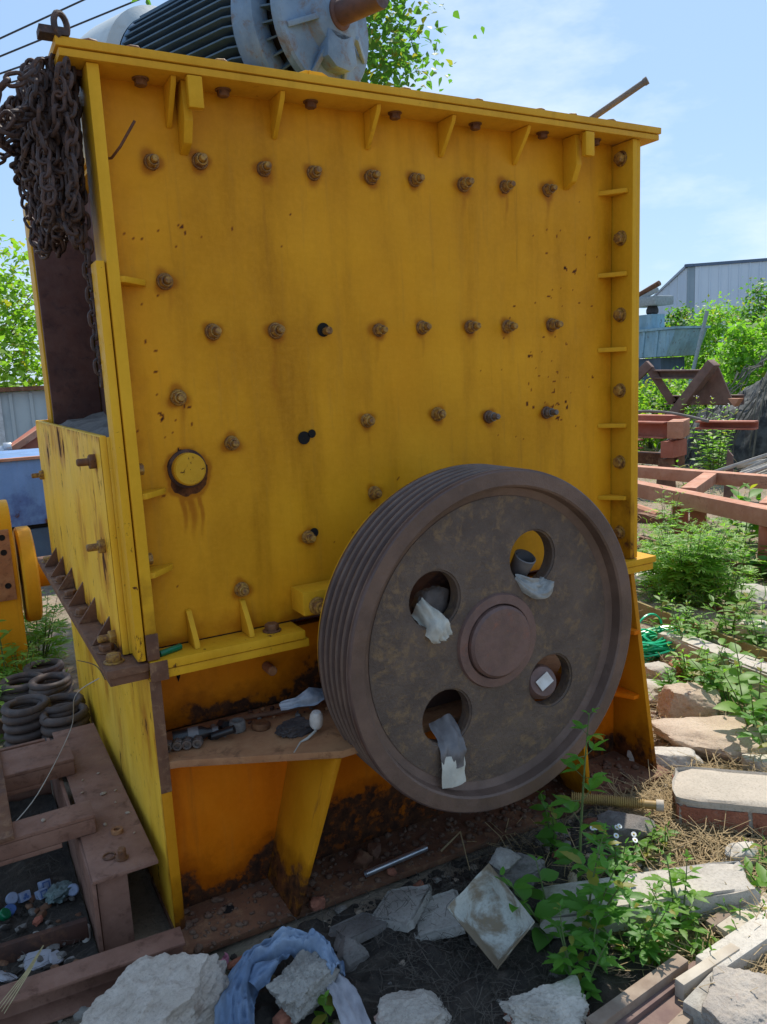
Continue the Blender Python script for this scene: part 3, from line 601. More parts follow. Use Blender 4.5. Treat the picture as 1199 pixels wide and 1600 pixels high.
# bearing housing behind the pulley; widened dark box paints deep shade behind the web
PC = Vector((0.955, 0, 0.800))
g = G(); g.lathe([(0.001, 0.0), (0.17, 0.0), (0.20, 0.02), (0.20, 0.24), (0.17, 0.26)], (PC.x, -0.14, PC.z), (0, 1, 0), 48); g.box(PC.x-0.32, PC.x+0.28, -0.13, 0.19, 0.551, 0.80); obj('bearing_housing', g, 'rustdark', K, 0.004)
g = G(); g.box(0.462, 0.60, -0.012, 0.085, 0.895, 0.968); o = obj('clamp_block', g, 'yellow', K, 0.004)
inst(BM[1], 'bolt', (0.505, -0.013, 0.922), K)
# pulley
pul = bpy.data.objects.new('drive_pulley', None); pul.location = PC-Vector(K.location); pul.empty_display_size = 0.1; link(pul, K)
def pobj(nm, g, mats, **k):
    o = obj(nm, g, mats, None, **k); o.location = o.location-PC; o.parent = pul; return o
YF, YB, RO, RI = -0.355, -0.150, 0.520, 0.468
prof = [(RO-0.006, YF), (RO-0.002, YF+0.002), (RO, YF+0.007), (RO, YF+0.016)]
ng = 5; gw = (YB-YF-0.032)/ng
for i in range(ng):
    a = YF+0.016+i*gw
    prof += [(RO-0.001, a+0.002), (RO-0.030, a+gw*0.33), (RO-0.030, a+gw*0.55), (RO-0.001, a+gw-0.004), (RO, a+gw-0.002)]
prof += [(RO, YB-0.008), (RO-0.003, YB)]
g = G(); g.lathe(prof, (PC.x, 0, PC.z), (0, 1, 0), 120)
for i in range(ng+1):
    t_ = YF+0.016+i*gw; g.lathe([(RO-0.004, t_-0.0055), (RO+0.0008, t_-0.004), (RO+0.0008, t_+0.0005), (RO-0.004, t_+0.002)], (PC.x, 0, PC.z), (0, 1, 0), 120, 1)
pobj('groove_ring', g, ['groove', 'ridge'], smooth=25)
g = G(); g.lathe([(RO-0.006, YF), (RI+0.006, YF), (RI, YF+0.005), (RI-0.006, YF+0.034), (RI-0.03, YF+0.044)], (PC.x, 0, PC.z), (0, 1, 0), 120); pobj('rim_face', g, 'rim', smooth=30)
g = G(); g.lathe([(RO-0.003, YB), (RI, YB), (RI, YB-0.06), (RI-0.02, YF+0.10)], (PC.x, 0, PC.z), (0, 1, 0), 96); pobj('rim_back', g, 'rustorange', smooth=30)
g = G(); g.lathe([(RO-0.012, YB+0.003), (RO-0.010, YB+0.006), (RO-0.010, YB+0.018), (RI, YB+0.018), (RI, YB+0.003)], (PC.x, 0, PC.z), (0, 1, 0), 96, closed=True); pobj('back_ring', g, 'yellow', smooth=30)
# cast web with four holes
WH = [(math.atan2(dz, dx)) for dx, dz in ((-0.236, 0.181), (0.137, 0.228), (0.182, -0.155), (-0.182, -0.190))]
HR_, HRAD = 0.272, 0.083
bm = bmesh.new(); eds = []
def loop(cx, cz, r, n):
    vs = [bm.verts.new((cx+r*math.cos(2*PI*i/n), YF+0.042, cz+r*math.sin(2*PI*i/n))) for i in range(n)]
    for i in range(n): eds.append(bm.edges.new((vs[i], vs[(i+1) % n])))
loop(PC.x, PC.z, RI-0.024, 96); loop(PC.x, PC.z, 0.10, 40)
HC = []
for a in WH:
    c = (PC.x+HR_*math.cos(a), PC.z+HR_*math.sin(a)); HC.append(c); loop(c[0], c[1], HRAD, 40)
bmesh.ops.triangle_fill(bm, edges=eds, use_beauty=True, use_dissolve=False)
r_ = bmesh.ops.extrude_face_region(bm, geom=bm.faces[:])
for v in [x for x in r_['geom'] if isinstance(x, bmesh.types.BMVert)]: v.co.y += 0.05
bmesh.ops.recalc_face_normals(bm, faces=bm.faces)
be = [e for e in bm.edges if len(e.link_faces) == 2 and e.calc_face_angle(0) > 0.8]
bmesh.ops.bevel(bm, geom=be, offset=0.006, segments=3, affect='EDGES', clamp_overlap=True)
bmesh.ops.translate(bm, verts=bm.verts, vec=-PC)
me = bpy.data.meshes.new('web_plate'); bm.to_mesh(me); bm.free(); me.materials.append(M['web'])
me.polygons.foreach_set('use_smooth', [True]*len(me.polygons)); me.set_sharp_from_angle(angle=R(40))
link(bpy.data.objects.new('web_plate', me), pul)
g = G(); g.lathe([(0.150, 0.06), (0.148, 0.0), (0.142, -0.012), (0.116, -0.014), (0.112, -0.008), (0.112, 0.0)], (PC.x, YF+0.045, PC.z), (0, 1, 0), 64); pobj('hub', g, 'hub')
g = G(); g.lathe([(0.111, 0.02), (0.110, -0.022), (0.102, -0.030), (0.001, -0.031)], (PC.x, YF+0.045, PC.z), (0, 1, 0), 64); pobj('shaft_cap', g, 'hub')
g = G(); g.lathe([(0.07, 0), (0.07, 0.25)], (PC.x, YF+0.07, PC.z), (0, 1, 0), 32); pobj('shaft', g, 'rusty')

# ------------------------------------------------------------ electric motor on the lid
motor = thing('electric_motor', 'large blue-grey electric motor with cooling fins and rusty shaft on the crusher lid', 'motor', (0.70, 0.75, 2.427))
MA = Vector((math.sin(R(22)), -math.cos(R(22)), 0)); MS = Vector((math.cos(R(22)), math.sin(R(22)), 0)); MC = Vector((0.815, 0.47, 2.76))
def mobj(nm, g, mats, **k):
    if nm != 'foot':                      # slim the radii, lengthen the body
        for i, p in enumerate(g.v):
            d = Vector(p)-MC; t = d.dot(MA); g.v[i] = tuple(MC+MA*(t*0.92 if t < -0.12 else t)+(d-MA*t)*0.82)
    return obj(nm, g, mats, motor, **k)
g = G(); g.lathe([(0.001, -0.78), (0.225, -0.78), (0.225, -0.05), (0.001, -0.05)], MC, MA, 40); mobj('stator_body', g, 'fin')
for i in range(15):
    z = -0.245+i*0.035
    w0 = math.sqrt(max(0.0, 0.30**2-z*z)); wi = math.sqrt(max(0.0, 0.215**2-z*z)) if abs(z) < 0.215 else 0.0
    for s in (-1, 1):
        if wi == 0 and s > 0: continue
        a0, a1 = (wi, w0) if wi else (-w0, w0)
        P = [MC+Vector((0, 0, z))+MS*(s*a)+MA*t for a, t in ((a0, -0.78), (a1, -0.78), (a1, -0.16), (a1-0.035, -0.075), (a0, -0.075))]
        g = G(); g.prism(P, (0, 0, 0.007)); mobj('fin', g, 'fin', bevel=0.001)
g = G(); g.lathe([(0.22, -0.115), (0.29, -0.11), (0.305, -0.095), (0.31, -0.02), (0.30, -0.005), (0.24, 0.0), (0.22, -0.005)], MC, MA, 64); mobj('stator_end_ring', g, 'motor')
for i in range(28):
    a = 2*PI*i/28; d = MS*math.cos(a)+Vector((0, 0, math.sin(a)))
    g = G(); P = [MC+d*r+MA*t for r, t in ((0.15, -0.0), (0.262, -0.0), (0.235, 0.045), (0.15, 0.06))]
    g.prism(P, d.cross(MA)*0.007); mobj('vent_rib', g, 'fin')
g = G(); g.lathe([(0.20, -0.03), (0.20, 0.05)], MC, MA, 40); mobj('end_drum', g, 'wire')
g = G(); g.lathe([(0.20, 0.048), (0.265, 0.05), (0.272, 0.056), (0.272, 0.080), (0.262, 0.088), (0.20, 0.092), (0.15, 0.105), (0.125, 0.135), (0.09, 0.145), (0.05, 0.145)], MC, MA, 64); mobj('end_shield', g, 'motor')
for i in range(8):
    a = 2*PI*(i+0.5)/8; d = MS*math.cos(a)+Vector((0, 0, math.sin(a)))
    g = G(); P = [MC+d*r+MA*t for r, t in ((0.10, 0.13), (0.245, 0.086), (0.245, 0.095), (0.13, 0.142))]
    g.prism(P, d.cross(MA)*0.02); mobj('shield_rib', g, 'motor', bevel=0.002)
g = G(); P = [MC+MS*a+Vector((0, 0, b))+MA*0.09 for a, b in ((-0.07, -0.06), (-0.08, -0.17), (-0.03, -0.20), (0.05, -0.20), (0.10, -0.165), (0.08, -0.06))]; g.prism(P, MA*0.055); mobj('bearing_cap', g, 'motor', bevel=0.008)
g = G(); g.lathe([(0.062, 0.13), (0.060, 0.15), (0.046, 0.155), (0.046, 0.315), (0.043, 0.32), (0.001, 0.321)], MC, MA, 32); mobj('shaft', g, 'shaft')
g = G(); g.lathe([(0.30, -0.80), (0.35, -0.82), (0.355, -1.05), (0.34, -1.20), (0.27, -1.33), (0.13, -1.40), (0.001, -1.41)], MC, MA, 48); mobj('fan_cover', g, 'cover')
g = G(); g.lathe([(0.22, -0.78), (0.29, -0.78), (0.30, -0.79), (0.295, -0.80), (0.22, -0.80)], MC, MA, 48); mobj('rear_ring', g, 'motor')
for s in (-1, 1):
    for t in (-0.15, -0.68):
        c = MC+MS*(0.19*s)+MA*t; g = G()
        P = [Vector((c.x, c.y, 2.428))-MS*0.08, Vector((c.x, c.y, 2.428))+MS*0.08, Vector((c.x, c.y, 2.60))+MS*0.03, Vector((c.x, c.y, 2.60))-MS*0.05]
        g.prism(P, MA*0.08); mobj('foot', g, 'motor', bevel=0.003)
# steel bar lying on the lid
a, b = at(930, 182, y=0.12), at(1008, 128, y=-0.03)
g = G(); d = (a-b).normalized(); g.tube([a+d*0.25, a, b], 0.011, 10); g.tube([b+d*0.002, b-d*0.012], 0.0135, 10)
tag(obj('steel_bar', g, 'stonedark'), 'thin dark steel bar sticking out over the right end of the lid', 'steel bar')
# ------------------------------------------------------------ helpers for loose things
def rock_mesh(nm, size, seed, mat, nplanes=14, sub=4, rough=0.05, flat=None, coarse=1.6):
    rng = random.Random(seed); bm = bmesh.new(); bmesh.ops.create_icosphere(bm, subdivisions=sub, radius=1.0)
    pl = []
    for i in range(nplanes):
        d = Vector((rng.gauss(0, 1), rng.gauss(0, 1), rng.gauss(0, 1))).normalized(); pl.append((d, rng.uniform(0.62, 0.92)))
    for a in ((1, 0, 0), (-1, 0, 0), (0, 1, 0), (0, -1, 0)): 
        d = (Vector(a)+Vector((rng.uniform(-.25, .25), rng.uniform(-.25, .25), rng.uniform(-.15, .15)))).normalized(); pl.append((d, rng.uniform(0.7, 0.9)))
    for s in (1, -1): pl.append(((Vector((0, 0, s))+Vector((rng.uniform(-.12, .12), rng.uniform(-.12, .12), 0))).normalized(), flat or rng.uniform(0.6, 0.8)))
    off = Vector((seed*3.1, seed*1.7, seed))
    for v in bm.verts:
        d = v.co.normalized(); r = 1.25
        for n_, h in pl:
            c = n_.dot(d)
            if c > 0.05: r = min(r, h/c)
        cut = max(0.0, mnoise.noise(d*5.5+off)-0.15)
        r *= 1+rough*mnoise.fractal(d*coarse*2+off, 1.0, 2.0, 5)+rough*0.42*mnoise.fractal(d*9+off, 1.0, 2.0, 5)-0.10*cut+rough*0.18*mnoise.noise(d*38+off)
        v.co = Vector((d.x*r*size[0]/2, d.y*r*size[1]/2, d.z*r*size[2]/2))
    me = bpy.data.meshes.new(nm); bm.to_mesh(me); bm.free(); me.materials.append(M[mat])
    me.polygons.foreach_set('use_smooth', [True]*len(me.polygons)); me.set_sharp_from_angle(angle=R(32))
    return me
def rock(nm, label, cat, loc, size, rz, seed, mat, tilt=(0, 0), group=None, **k):
    o = inst(rock_mesh(nm, size, seed, mat, **k), nm, loc, None, (R(tilt[0]), R(tilt[1]), R(rz)))
    return tag(o, label, cat, group)
def slabby(nm, L, Wd, H, mat, seed=0, broken=0.02, bev=0.008, n=(22, 8, 4)):
    """a cast or sawn block with slightly chipped, uneven edges; ends broken"""
    g = G(); rng = random.Random(seed); bm = bmesh.new(); bmesh.ops.create_cube(bm, size=1.0)
    bmesh.ops.subdivide_edges(bm, edges=bm.edges[:], cuts=9, use_grid_fill=True)
    off = Vector((seed*2.3, seed, 5.0))
    for v in bm.verts:
        p = Vector((v.co.x*L, v.co.y*Wd, v.co.z*H)); c = v.co
        e = sum(1 for q in c if abs(q) > 0.49)
        amt = 0.004+0.010*(e >= 2)
        q = mnoise.fractal(p*18+off, 1, 2, 4); q2 = mnoise.fractal(p*6+off+Vector((3, 3, 3)), 1, 2, 4)
        p -= Vector((math.copysign(1, c.x)*(abs(c.x) > .49), math.copysign(1, c.y)*(abs(c.y) > .49), math.copysign(1, c.z)*(abs(c.z) > .49)))*(amt*abs(q)+amt*0.6)
        if abs(c.x) > 0.3: p.x += broken*q2*(abs(c.x)-0.3)/0.2
        v.co = p
    me = bpy.data.meshes.new(nm); bm.to_mesh(me); bm.free(); me.materials.append(M[mat])
    me.polygons.foreach_set('use_smooth', [True]*len(me.polygons)); me.set_sharp_from_angle(angle=R(38))
    return me
def beam_g(p0, p1, w, h, kind='box', t=0.012, up=(0, 0, 1)):
    p0, p1 = Vector(p0), Vector(p1); d = p1-p0; a = d.normalized(); s = a.cross(Vector(up)).normalized(); u = s.cross(a)
    if kind == 'box': polys = [[(-w/2, -h/2), (w/2, -h/2), (w/2, h/2), (-w/2, h/2)]]
    elif kind == 'I': polys = [[(-w/2, -h/2), (w/2, -h/2), (w/2, -h/2+t), (t/2, -h/2+t), (t/2, h/2-t), (w/2, h/2-t), (w/2, h/2), (-w/2, h/2), (-w/2, h/2-t), (-t/2, h/2-t), (-t/2, -h/2+t), (-w/2, -h/2+t)]]
    else: polys = [[(-w/2, -h/2), (w/2, -h/2), (w/2, -h/2+t), (-w/2+t, -h/2+t), (-w/2+t, h/2-t), (w/2, h/2-t), (w/2, h/2), (-w/2, h/2)]]   # channel
    g = G()
    for P in polys: 
        vs = [p0+s*x+u*y for x, y in P]; n = len(vs)
        g.add(vs+[v+d for v in vs], [tuple(range(n)), tuple(range(2*n-1, n-1, -1))]+[((i+1) % n, i, n+i, n+(i+1) % n) for i in range(n)])
    return g
def ribbon(pts, ws, across, hump=0.02, fold=0.012, seed=0, ns=14, sub=6, freq=9, thick=0.004):
    """cloth strip along a line: humped across, with folds, two sided"""
    P = [Vector(p) for p in pts]; Q = []; Wq = []
    n = len(P)
    for i in range(n-1):
        for k in range(sub):
            t = k/sub; p0, p1, p2, p3 = P[max(i-1, 0)], P[i], P[i+1], P[min(i+2, n-1)]
            Q.append(0.5*((2*p1)+(-p0+p2)*t+(2*p0-5*p1+4*p2-p3)*t*t+(-p0+3*p1-3*p2+p3)*t**3)); Wq.append(ws[i]*(1-t)+ws[i+1]*t)
    Q.append(P[-1]); Wq.append(ws[-1]); g = G(); m = len(Q)
    for i, q in enumerate(Q):
        tg = (Q[min(i+1, m-1)]-Q[max(i-1, 0)]).normalized(); nrm = Vector(across)
        s = tg.cross(nrm).normalized(); nn = s.cross(tg).normalized()
        for j in range(ns+1):
            a = -1+2*j/ns; f = mnoise.fractal(Vector((a*1.6, i*0.09, seed*3.7))*freq/6, 1, 2, 3)
            g.v.append(q+s*(a*Wq[i]*(1+0.12*mnoise.noise(Vector((i*0.3, a*2, seed)))))+nn*(hump*(1-a*a)+fold*f+0.5*fold*math.sin(a*2.6+2.2*mnoise.noise(Vector((i*0.07, seed, 1.0)))+seed)+0.35*fold*mnoise.noise(Vector((a*4, i*0.28, seed+2.0)))))
    for i in range(m-1):
        for j in range(ns): g.f.append((i*(ns+1)+j, i*(ns+1)+j+1, (i+1)*(ns+1)+j+1, (i+1)*(ns+1)+j)); g.mi.append(0)
    return g
def cloth(nm, g, mat, parent=None):
    o = obj(nm, g, mat, parent, 0, 0)
    o.data.polygons.foreach_set('use_smooth', [True]*len(o.data.polygons))
    return o
# ------------------------------------------------------------ chains at the feed corner
def link_mesh(L=0.042, w=0.026, r=0.0050):
    g = G(); pts = []
    h = (L-w)/2
    for i in range(7): a = -PI/2+PI*i/6; pts.append((h+w/2*math.cos(a), w/2*math.sin(a), 0))
    for i in range(7): a = PI/2+PI*i/6; pts.append((-h+w/2*math.cos(a), w/2*math.sin(a), 0))
    n = len(pts); k = 6; P = [Vector(p) for p in pts]
    for i in range(n):
        t = (P[(i+1) % n]-P[i-1]).normalized(); s = Vector((0, 0, 1)); o = t.cross(s)
        for j in range(k): q = 2*PI*j/k; g.v.append(P[i]+(o*math.cos(q)+s*math.sin(q))*r)
    for i in range(n):
        for j in range(k): g.f.append((i*k+j, i*k+(j+1) % k, ((i+1) % n)*k+(j+1) % k, ((i+1) % n)*k+j)); g.mi.append(0)
    return tomesh('chain_link', g, 'chain', 0, 60)
LM = link_mesh()
def strand(pts, pitch=0.031, jit=0.55, rng=random):
    P = [Vector(p) for p in pts]; out = []; acc = 0.0; k = 0; roll0 = rng.random()*PI
    seg = [(P[i+1]-P[i]).length for i in range(len(P)-1)]; tot = sum(seg); d = 0.0
    while d < tot:
        a = d; i = 0
        while i < len(seg)-1 and a > seg[i]: a -= seg[i]; i += 1
        p = P[i].lerp(P[i+1], min(1, a/seg[i])); t = (P[i+1]-P[i]).normalized()
        q = t.to_track_quat('X', 'Z') @ Euler((roll0+(PI/2)*(k % 2)+rng.uniform(-jit, jit), rng.uniform(-jit, jit)*0.5, rng.uniform(-jit, jit)*0.5)).to_quaternion()
        out.append((p, q)); d += pitch; k += 1
    return out
rng = random.Random(11)
links = []
for s in range(54):
    y0 = rng.uniform(0.05, 0.46); y1 = y0+rng.uniform(-0.12, 0.12); x0 = rng.uniform(-0.12, -0.02); x1 = rng.uniform(-0.12, 0.0)
    zb = 2.34-0.37*rng.random()**0.8; lat = rng.uniform(-0.16, 0.05)*math.sin(PI*min(1, (2.42-zb)/0.3))
    if zb < 2.08: lat *= 0.5
    pts = []
    for i in range(13):
        t = i/12; sag = 1-(2*t-1)**4 if s % 3 else math.sin(PI*t)
        pts.append((x0+(x1-x0)*t+lat*math.sin(PI*t)-0.01, y0+(y1-y0)*t+0.05*math.sin(5*t+s), 2.368-(2.368-zb)*sag+0.02*math.sin(9*t+2*s)))
    links += strand(pts, rng=rng)
cb = thing('chain_bundle', 'tangled bundle of rusty chains hanging from the top left corner of the yellow crusher', 'chains', (-0.07, 0.15, 2.42))
links.sort(key=lambda a: (Vector(a[0])-Vector(CAM)).length)
for p, q in links[:300]:
    o = inst(LM, 'chain_link', p, cb); o.rotation_mode = 'QUATERNION'; o.rotation_quaternion = q
if len(links) > 300:
    lv = np.array([v.co[:] for v in LM.vertices]); lf = np.array([list(f.vertices) for f in LM.polygons]); V = []; F = []
    for i, (p, q) in enumerate(links[300:]):
        V.append(lv @ np.array(q.to_matrix()).T+np.array(p)-np.array(cb.location)); F.append(lf+i*len(lv))
    o = bpy.data.objects.new('inner_links', npmesh('inner_links', np.concatenate(V), np.concatenate(F), 'chain')); link(o, cb); o['kind'] = 'stuff'
hc = thing('hanging_chain', 'single rusty chain hanging straight down beside the left corner post', 'chain', (-0.035, 0.10, 1.62))
for p, q in strand([(-0.030, 0.06, 2.37), (-0.034, 0.09, 2.1), (-0.030, 0.10, 1.62)], 0.031, 0.15, rng):
    o = inst(LM, 'chain_link', p, hc); o.rotation_mode = 'QUATERNION'; o.rotation_quaternion = q
g = G(); g.tube([(-0.06, 0.02, 2.365), (-0.06, 0.48, 2.365)], 0.012, 8); g.box(-0.06, 0.02, 0.06, 0.085, 2.37, 2.384); obj('chain_rail', g, 'rustdark', K)
g = G(); g.tube([(-0.055+0.016*math.cos(a), -0.01+0.01*math.cos(a), 2.452+0.026*math.sin(a)) for a in np.linspace(-PI*0.4, PI*1.4, 16)], 0.0075, 8); g.box(-0.105, -0.04, -0.02, 0.03, 2.428, 2.445)
tag(obj('shackle', g, 'chain'), 'rusty shackle standing on the left tip of the lid above the chain bundle', 'shackle')

# ------------------------------------------------------------ coil springs by the left wall
def spring_mesh(r, wr, turns, hgt, seed):
    g = G(); n = int(turns*22); pts = []; rs = []
    for i in range(n+1):
        a = 2*PI*i/22; t = i/n
        tt = min(1, max(0, (t-0.9/turns)/(1-1.8/turns)))
        pts.append((r*math.cos(a+seed), r*math.sin(a+seed), wr*0.7+hgt*(0.12*t+0.88*tt))); rs.append(wr*(0.8+0.2*min(1, 6*t, 6*(1-t))))
    g.tube(pts, rs, 8)
    return tomesh('coil_spring', g, 'spring', 0, 50)
M['spring'] = metal('spring_rust', (0.065, 0.048, 0.042, 1), (0.10, 0.072, 0.06, 1), (0.16, 0.10, 0.07, 1), rough=0.7)
SP = [(40, 1096, 0.30, 4.5, 'grey brown coil spring, tallest at the left, standing next to the steel frame'), (113, 1106, 0.27, 4.0, 'grey brown coil spring touching the yellow base, nearest of the springs'),
      (97, 1092, 0.28, 4.2, 'coil spring half hidden just behind the spring that touches the yellow base'), (34, 1060, 0.22, 3.2, 'brown sunlit coil spring behind the tallest spring'),
      (92, 1056, 0.24, 3.4, 'coil spring with an open top turn behind the springs at the yellow base'), (82, 1034, 0.22, 3.2, 'furthest coil spring, lying open next to the weeds by the wall')]
for i, (u, v, z, tn, lb) in enumerate(SP):
    p = at(u, v, z=z); o = inst(spring_mesh(0.082 if i != 3 else 0.092, 0.0195, tn*1.85, z-0.03, i*1.3), 'coil_spring', (min(p.x, -0.122), p.y, 0.0)); tag(o, lb, 'spring', 'heavy coil springs stacked by the wall')
g = G(); pts = [(0.085*math.cos(2*PI*i/20), i*0.0024, 0.085*math.sin(2*PI*i/20)) for i in range(90)]; g.tube(pts, 0.018, 8)
o = inst(tomesh('coil_spring', g, 'spring', 0, 50), 'coil_spring', at(-8, 1150, z=0.08)+Vector((0, -0.05, 0.0)), None, (0, 0, 1.1)); tag(o, 'yellowish coil spring lying on its side at the left picture edge', 'spring', 'heavy coil springs stacked by the wall')

# ------------------------------------------------------------ brown steel frame, left foreground
fr = thing('channel_skid', 'brown primed steel skid frame lying against the left side of the crusher', 'frame', (-0.4, 0.4, 0))
def fobj(nm, g, mats='primer', bevel=0.003): return obj(nm, g, mats, fr, bevel)
g = G(); g.prism([(-0.030, 0.020, 0.238), (-0.030, 1.13, 0.238), (-0.19, 1.13, 0.238), (-0.19, 0.36, 0.238), (-0.205, 0.36, 0.238), (-0.212, 0.020, 0.238)], (0, 0, 0.012)); fobj('top_plate', g)
for y0, y1 in ((0.705, 0.915), (0.270, 0.372)):
    g = G(); g.box(-1.2, -0.158, y0, y1, 0.300, 0.312); g.box(-1.2, -0.160, y0, y0+0.010, 0.2515, 0.2995); g.box(-1.2, -0.160, y1-0.012, y1, 0.2515, 0.2995); g.box(-1.2, -0.26, y0, y0+0.011, 0.235, 0.2505); fobj('cross_channel', g)
g = G(); g.box(-0.46, -0.385, 0.25, 0.93, 0.315, 0.33); fobj('edge_bar', g, 'rusty')
g = G(); g.box(-0.215, -0.203, 0.03, 1.12, 0.0, 0.237); fobj('inner_web', g)
g = G(); g.box(-0.200, -0.115, 0.045, 0.057, 0.0, 0.2375); fobj('end_plate', g)
g = G(); g.box(-0.215, -0.118, 0.060, 0.30, 0.0, 0.010); fobj('foot_plate', g)
g = beam_g((-1.3, -0.040, 0.049), (-0.012, -0.125, 0.049), 0.075, 0.098, 'channel', 0.010); fobj('front_channel', g)
g = beam_g((-1.3, 0.19, 0.05), (-0.23, 0.12, 0.05), 0.02, 0.06); fobj('low_bar', g, 'rustdark')
g = G(); g.box(-1.2, -0.22, 1.10, 1.12, 0.0, 0.24); fobj('back_web', g)
# loose bits lying on it
g = G(); g.lathe([(0.012, 0), (0.012, 0.03), (0.009, 0.034), (0.001, 0.034)], (-0.118, 0.085, 0.2505), (0, 0, 1), 14); g.lathe([(0.018, 0), (0.018, 0.004), (0.012, 0.005)], (-0.118, 0.085, 0.2505), (0, 0, 1), 14)
tag(obj('bolt', g, 'boltrust'), 'rusty bolt standing upright on the brown plate', 'bolt')
g = G(); g.lathe([(0.010, 0), (0.018, 0), (0.018, 0.012), (0.010, 0.012)], (-0.105, 0.235, 0.2505), (0, 0, 1), 14, closed=True); tag(obj('nut', g, 'rustorange'), 'small yellowish nut lying on the brown plate beside the second bar', 'nut')
g = G(); pts = [(-0.15+0.017*math.cos(a), 0.115+0.017*math.sin(a), 0.2535) for a in np.linspace(0, 5.6, 18)]; g.tube(pts, 0.0028, 6); tag(obj('wire_ring', g, 'boltrust'), 'rusty wire ring beside the upright bolt on the brown plate', 'ring')
for i, (x, y, s) in enumerate(((-0.10, 0.50, .012), (-0.06, 0.50, .007), (-0.13, 0.30, .008), (-0.055, 0.33, .008), (-0.16, 0.55, .006), (-0.145, 0.64, .006), (-0.075, 0.42, .005), (-0.09, 0.66, .006), (-0.06, 0.20, .005), (-0.30, 0.32, .010))):
    zz = 0.252 if x > -0.2 else 0.314
    rock('pebble', 'pale crumb of stone lying on the brown steel plate', 'pebble', (x, y, zz+s*0.15), (s*2.2, s*1.4, s*0.9), i*50, 200+i, 'rocktan', group='crumbs of stone on the brown plate', sub=2)
# thin wires
for i, (pts, lb) in enumerate([([at(165, 1062, x=-0.11), at(150, 1040, y=0.35), at(122, 1032, y=0.9)], 'thin dark wire looping from the crusher flange along the yellow base wall'),
                               ([at(155, 1060, y=0.1), at(118, 1088, y=0.35), at(111, 1140, y=0.7), at(60, 1240, y=0.45), at(10, 1300, y=0.35)], 'thin pale wire drooping across the brown frame')]):
    n = len(pts); Q = []
    for j in range(n-1):
        for t in np.linspace(0, 1, 7)[:-1]:
            p0, p1, p2, p3 = pts[max(j-1, 0)], pts[j], pts[j+1], pts[min(j+2, n-1)]
            Q.append(0.5*((2*p1)+(-p0+p2)*t+(2*p0-5*p1+4*p2-p3)*t*t+(-p0+3*p1-3*p2+p3)*t**3))
    g = G(); g.tube(Q+[pts[-1]], 0.0016, 5); tag(obj('loose_wire', g, 'rustdark' if i == 0 else 'greystick'), lb, 'wire')
# rubbish inside the frame
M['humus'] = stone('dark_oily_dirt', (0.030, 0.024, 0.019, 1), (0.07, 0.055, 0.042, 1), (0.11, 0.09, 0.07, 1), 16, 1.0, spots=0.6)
g = G(); nx, ny = 40, 44
for j in range(ny+1):
    for i in range(nx+1):
        x = -1.2+0.98*i/nx; y = -0.02+1.1*j/ny; g.v.append((x, y, 0.012+0.03*max(0, fbm((x, y, 4), 7, 5)+0.35)))
for j in range(ny):
    for i in range(nx): g.f.append((j*(nx+1)+i, j*(nx+1)+i+1, (j+1)*(nx+1)+i+1, (j+1)*(nx+1)+i)); g.mi.append(0)
o = obj('oily_dirt', g, 'humus', None, 0, 80); tag(o, 'dark oily dirt and rubbish bed inside the brown skid frame', 'dirt', kind='stuff')
rng = random.Random(5)
def cap(u, v, mat, lab, z=0.03, tilt=(30, 10)):
    g = G(); g.lathe([(0.017, 0), (0.018, 0.002), (0.018, 0.015), (0.015, 0.018), (0.001, 0.018)], (0, 0, 0), (0, 0, 1), 20)
    o = inst(tomesh('bottle_cap', g, mat, 0), 'bottle_cap', at(u, v, z=z), None, (R(tilt[0]), R(tilt[1]), 0)); tag(o, lab, 'bottle cap')
cap(18, 1405, 'bluewhite', 'pale blue bottle cap at the left in the rubbish inside the frame', 0.05, (50, 20)); cap(16, 1425, 'bluecap', 'deep blue bottle cap below the pale cap in the rubbish', 0.03)
cap(115, 1390, 'bluewhite', 'pale blue cap next to the brown post in the rubbish', 0.05, (60, -20))
cap(5, 1432, 'green', 'green cap at the left edge of the rubbish in the frame', 0.04, (20, 40))
def carton(u, v, lab, rz, mark):
    p = at(u, v, z=0.045); t = thing('small_carton', lab, 'carton', (p.x, p.y, p.z-0.015))
    T = Matrix.Translation(p) @ Euler((R(-25), R(8), R(rz))).to_matrix().to_4x4()
    g = G(); g.box(-0.017, 0.017, -0.012, 0.012, -0.014, 0.014, T=T); obj('box_body', g, 'bluewhite', t, 0.003)
    g = G()
    if mark:
        for a, b in ((-0.005, -0.004), (0.005, -0.004), (0.0, 0.004)): g.lathe([(0.0045, 0), (0.0045, 0.0012), (0.001, 0.0012)], T @ Vector((a, -0.0122, b)), T.to_3x3() @ Vector((0, -1, 0)), 12)
    else:
        for a in (-0.010, 0.010): g.box(a-0.0015, a+0.0015, -0.0135, -0.0122, -0.010, 0.010, T=T)
        g.box(-0.010, 0.010, -0.0135, -0.0122, 0.007, 0.010, T=T)
    obj('printed_mark', g, 'bluecap', t)
carton(38, 1401, 'small white carton with a blue three dot mark in the rubbish', 25, True)
carton(70, 1383, 'small white carton with a blue frame mark, upper one beside the grey bag', 20, False); carton(66, 1397, 'small white carton with a blue frame mark, lower one beside the grey bag', 30, False)
p = at(92, 1395, z=0.05); o = rock('crumpled_bag', 'crumpled grey green plastic bag inside the brown frame', 'bag', p, (0.11, 0.08, 0.06), 30, 61, 'bag', rough=0.2, sub=4) if M.setdefault('bag', plain('bag_film', (0.12, 0.17, 0.16, 1), 0.35, (0.07, 0.10, 0.10, 1), 30, 0.4)) else None
p = at(60, 1438, z=0.03); rock('red_scrap', 'small red crumpled scrap in the rubbish inside the frame', 'scrap', p, (0.04, 0.03, 0.025), 20, 62, 'redprimer', rough=0.25, sub=3)
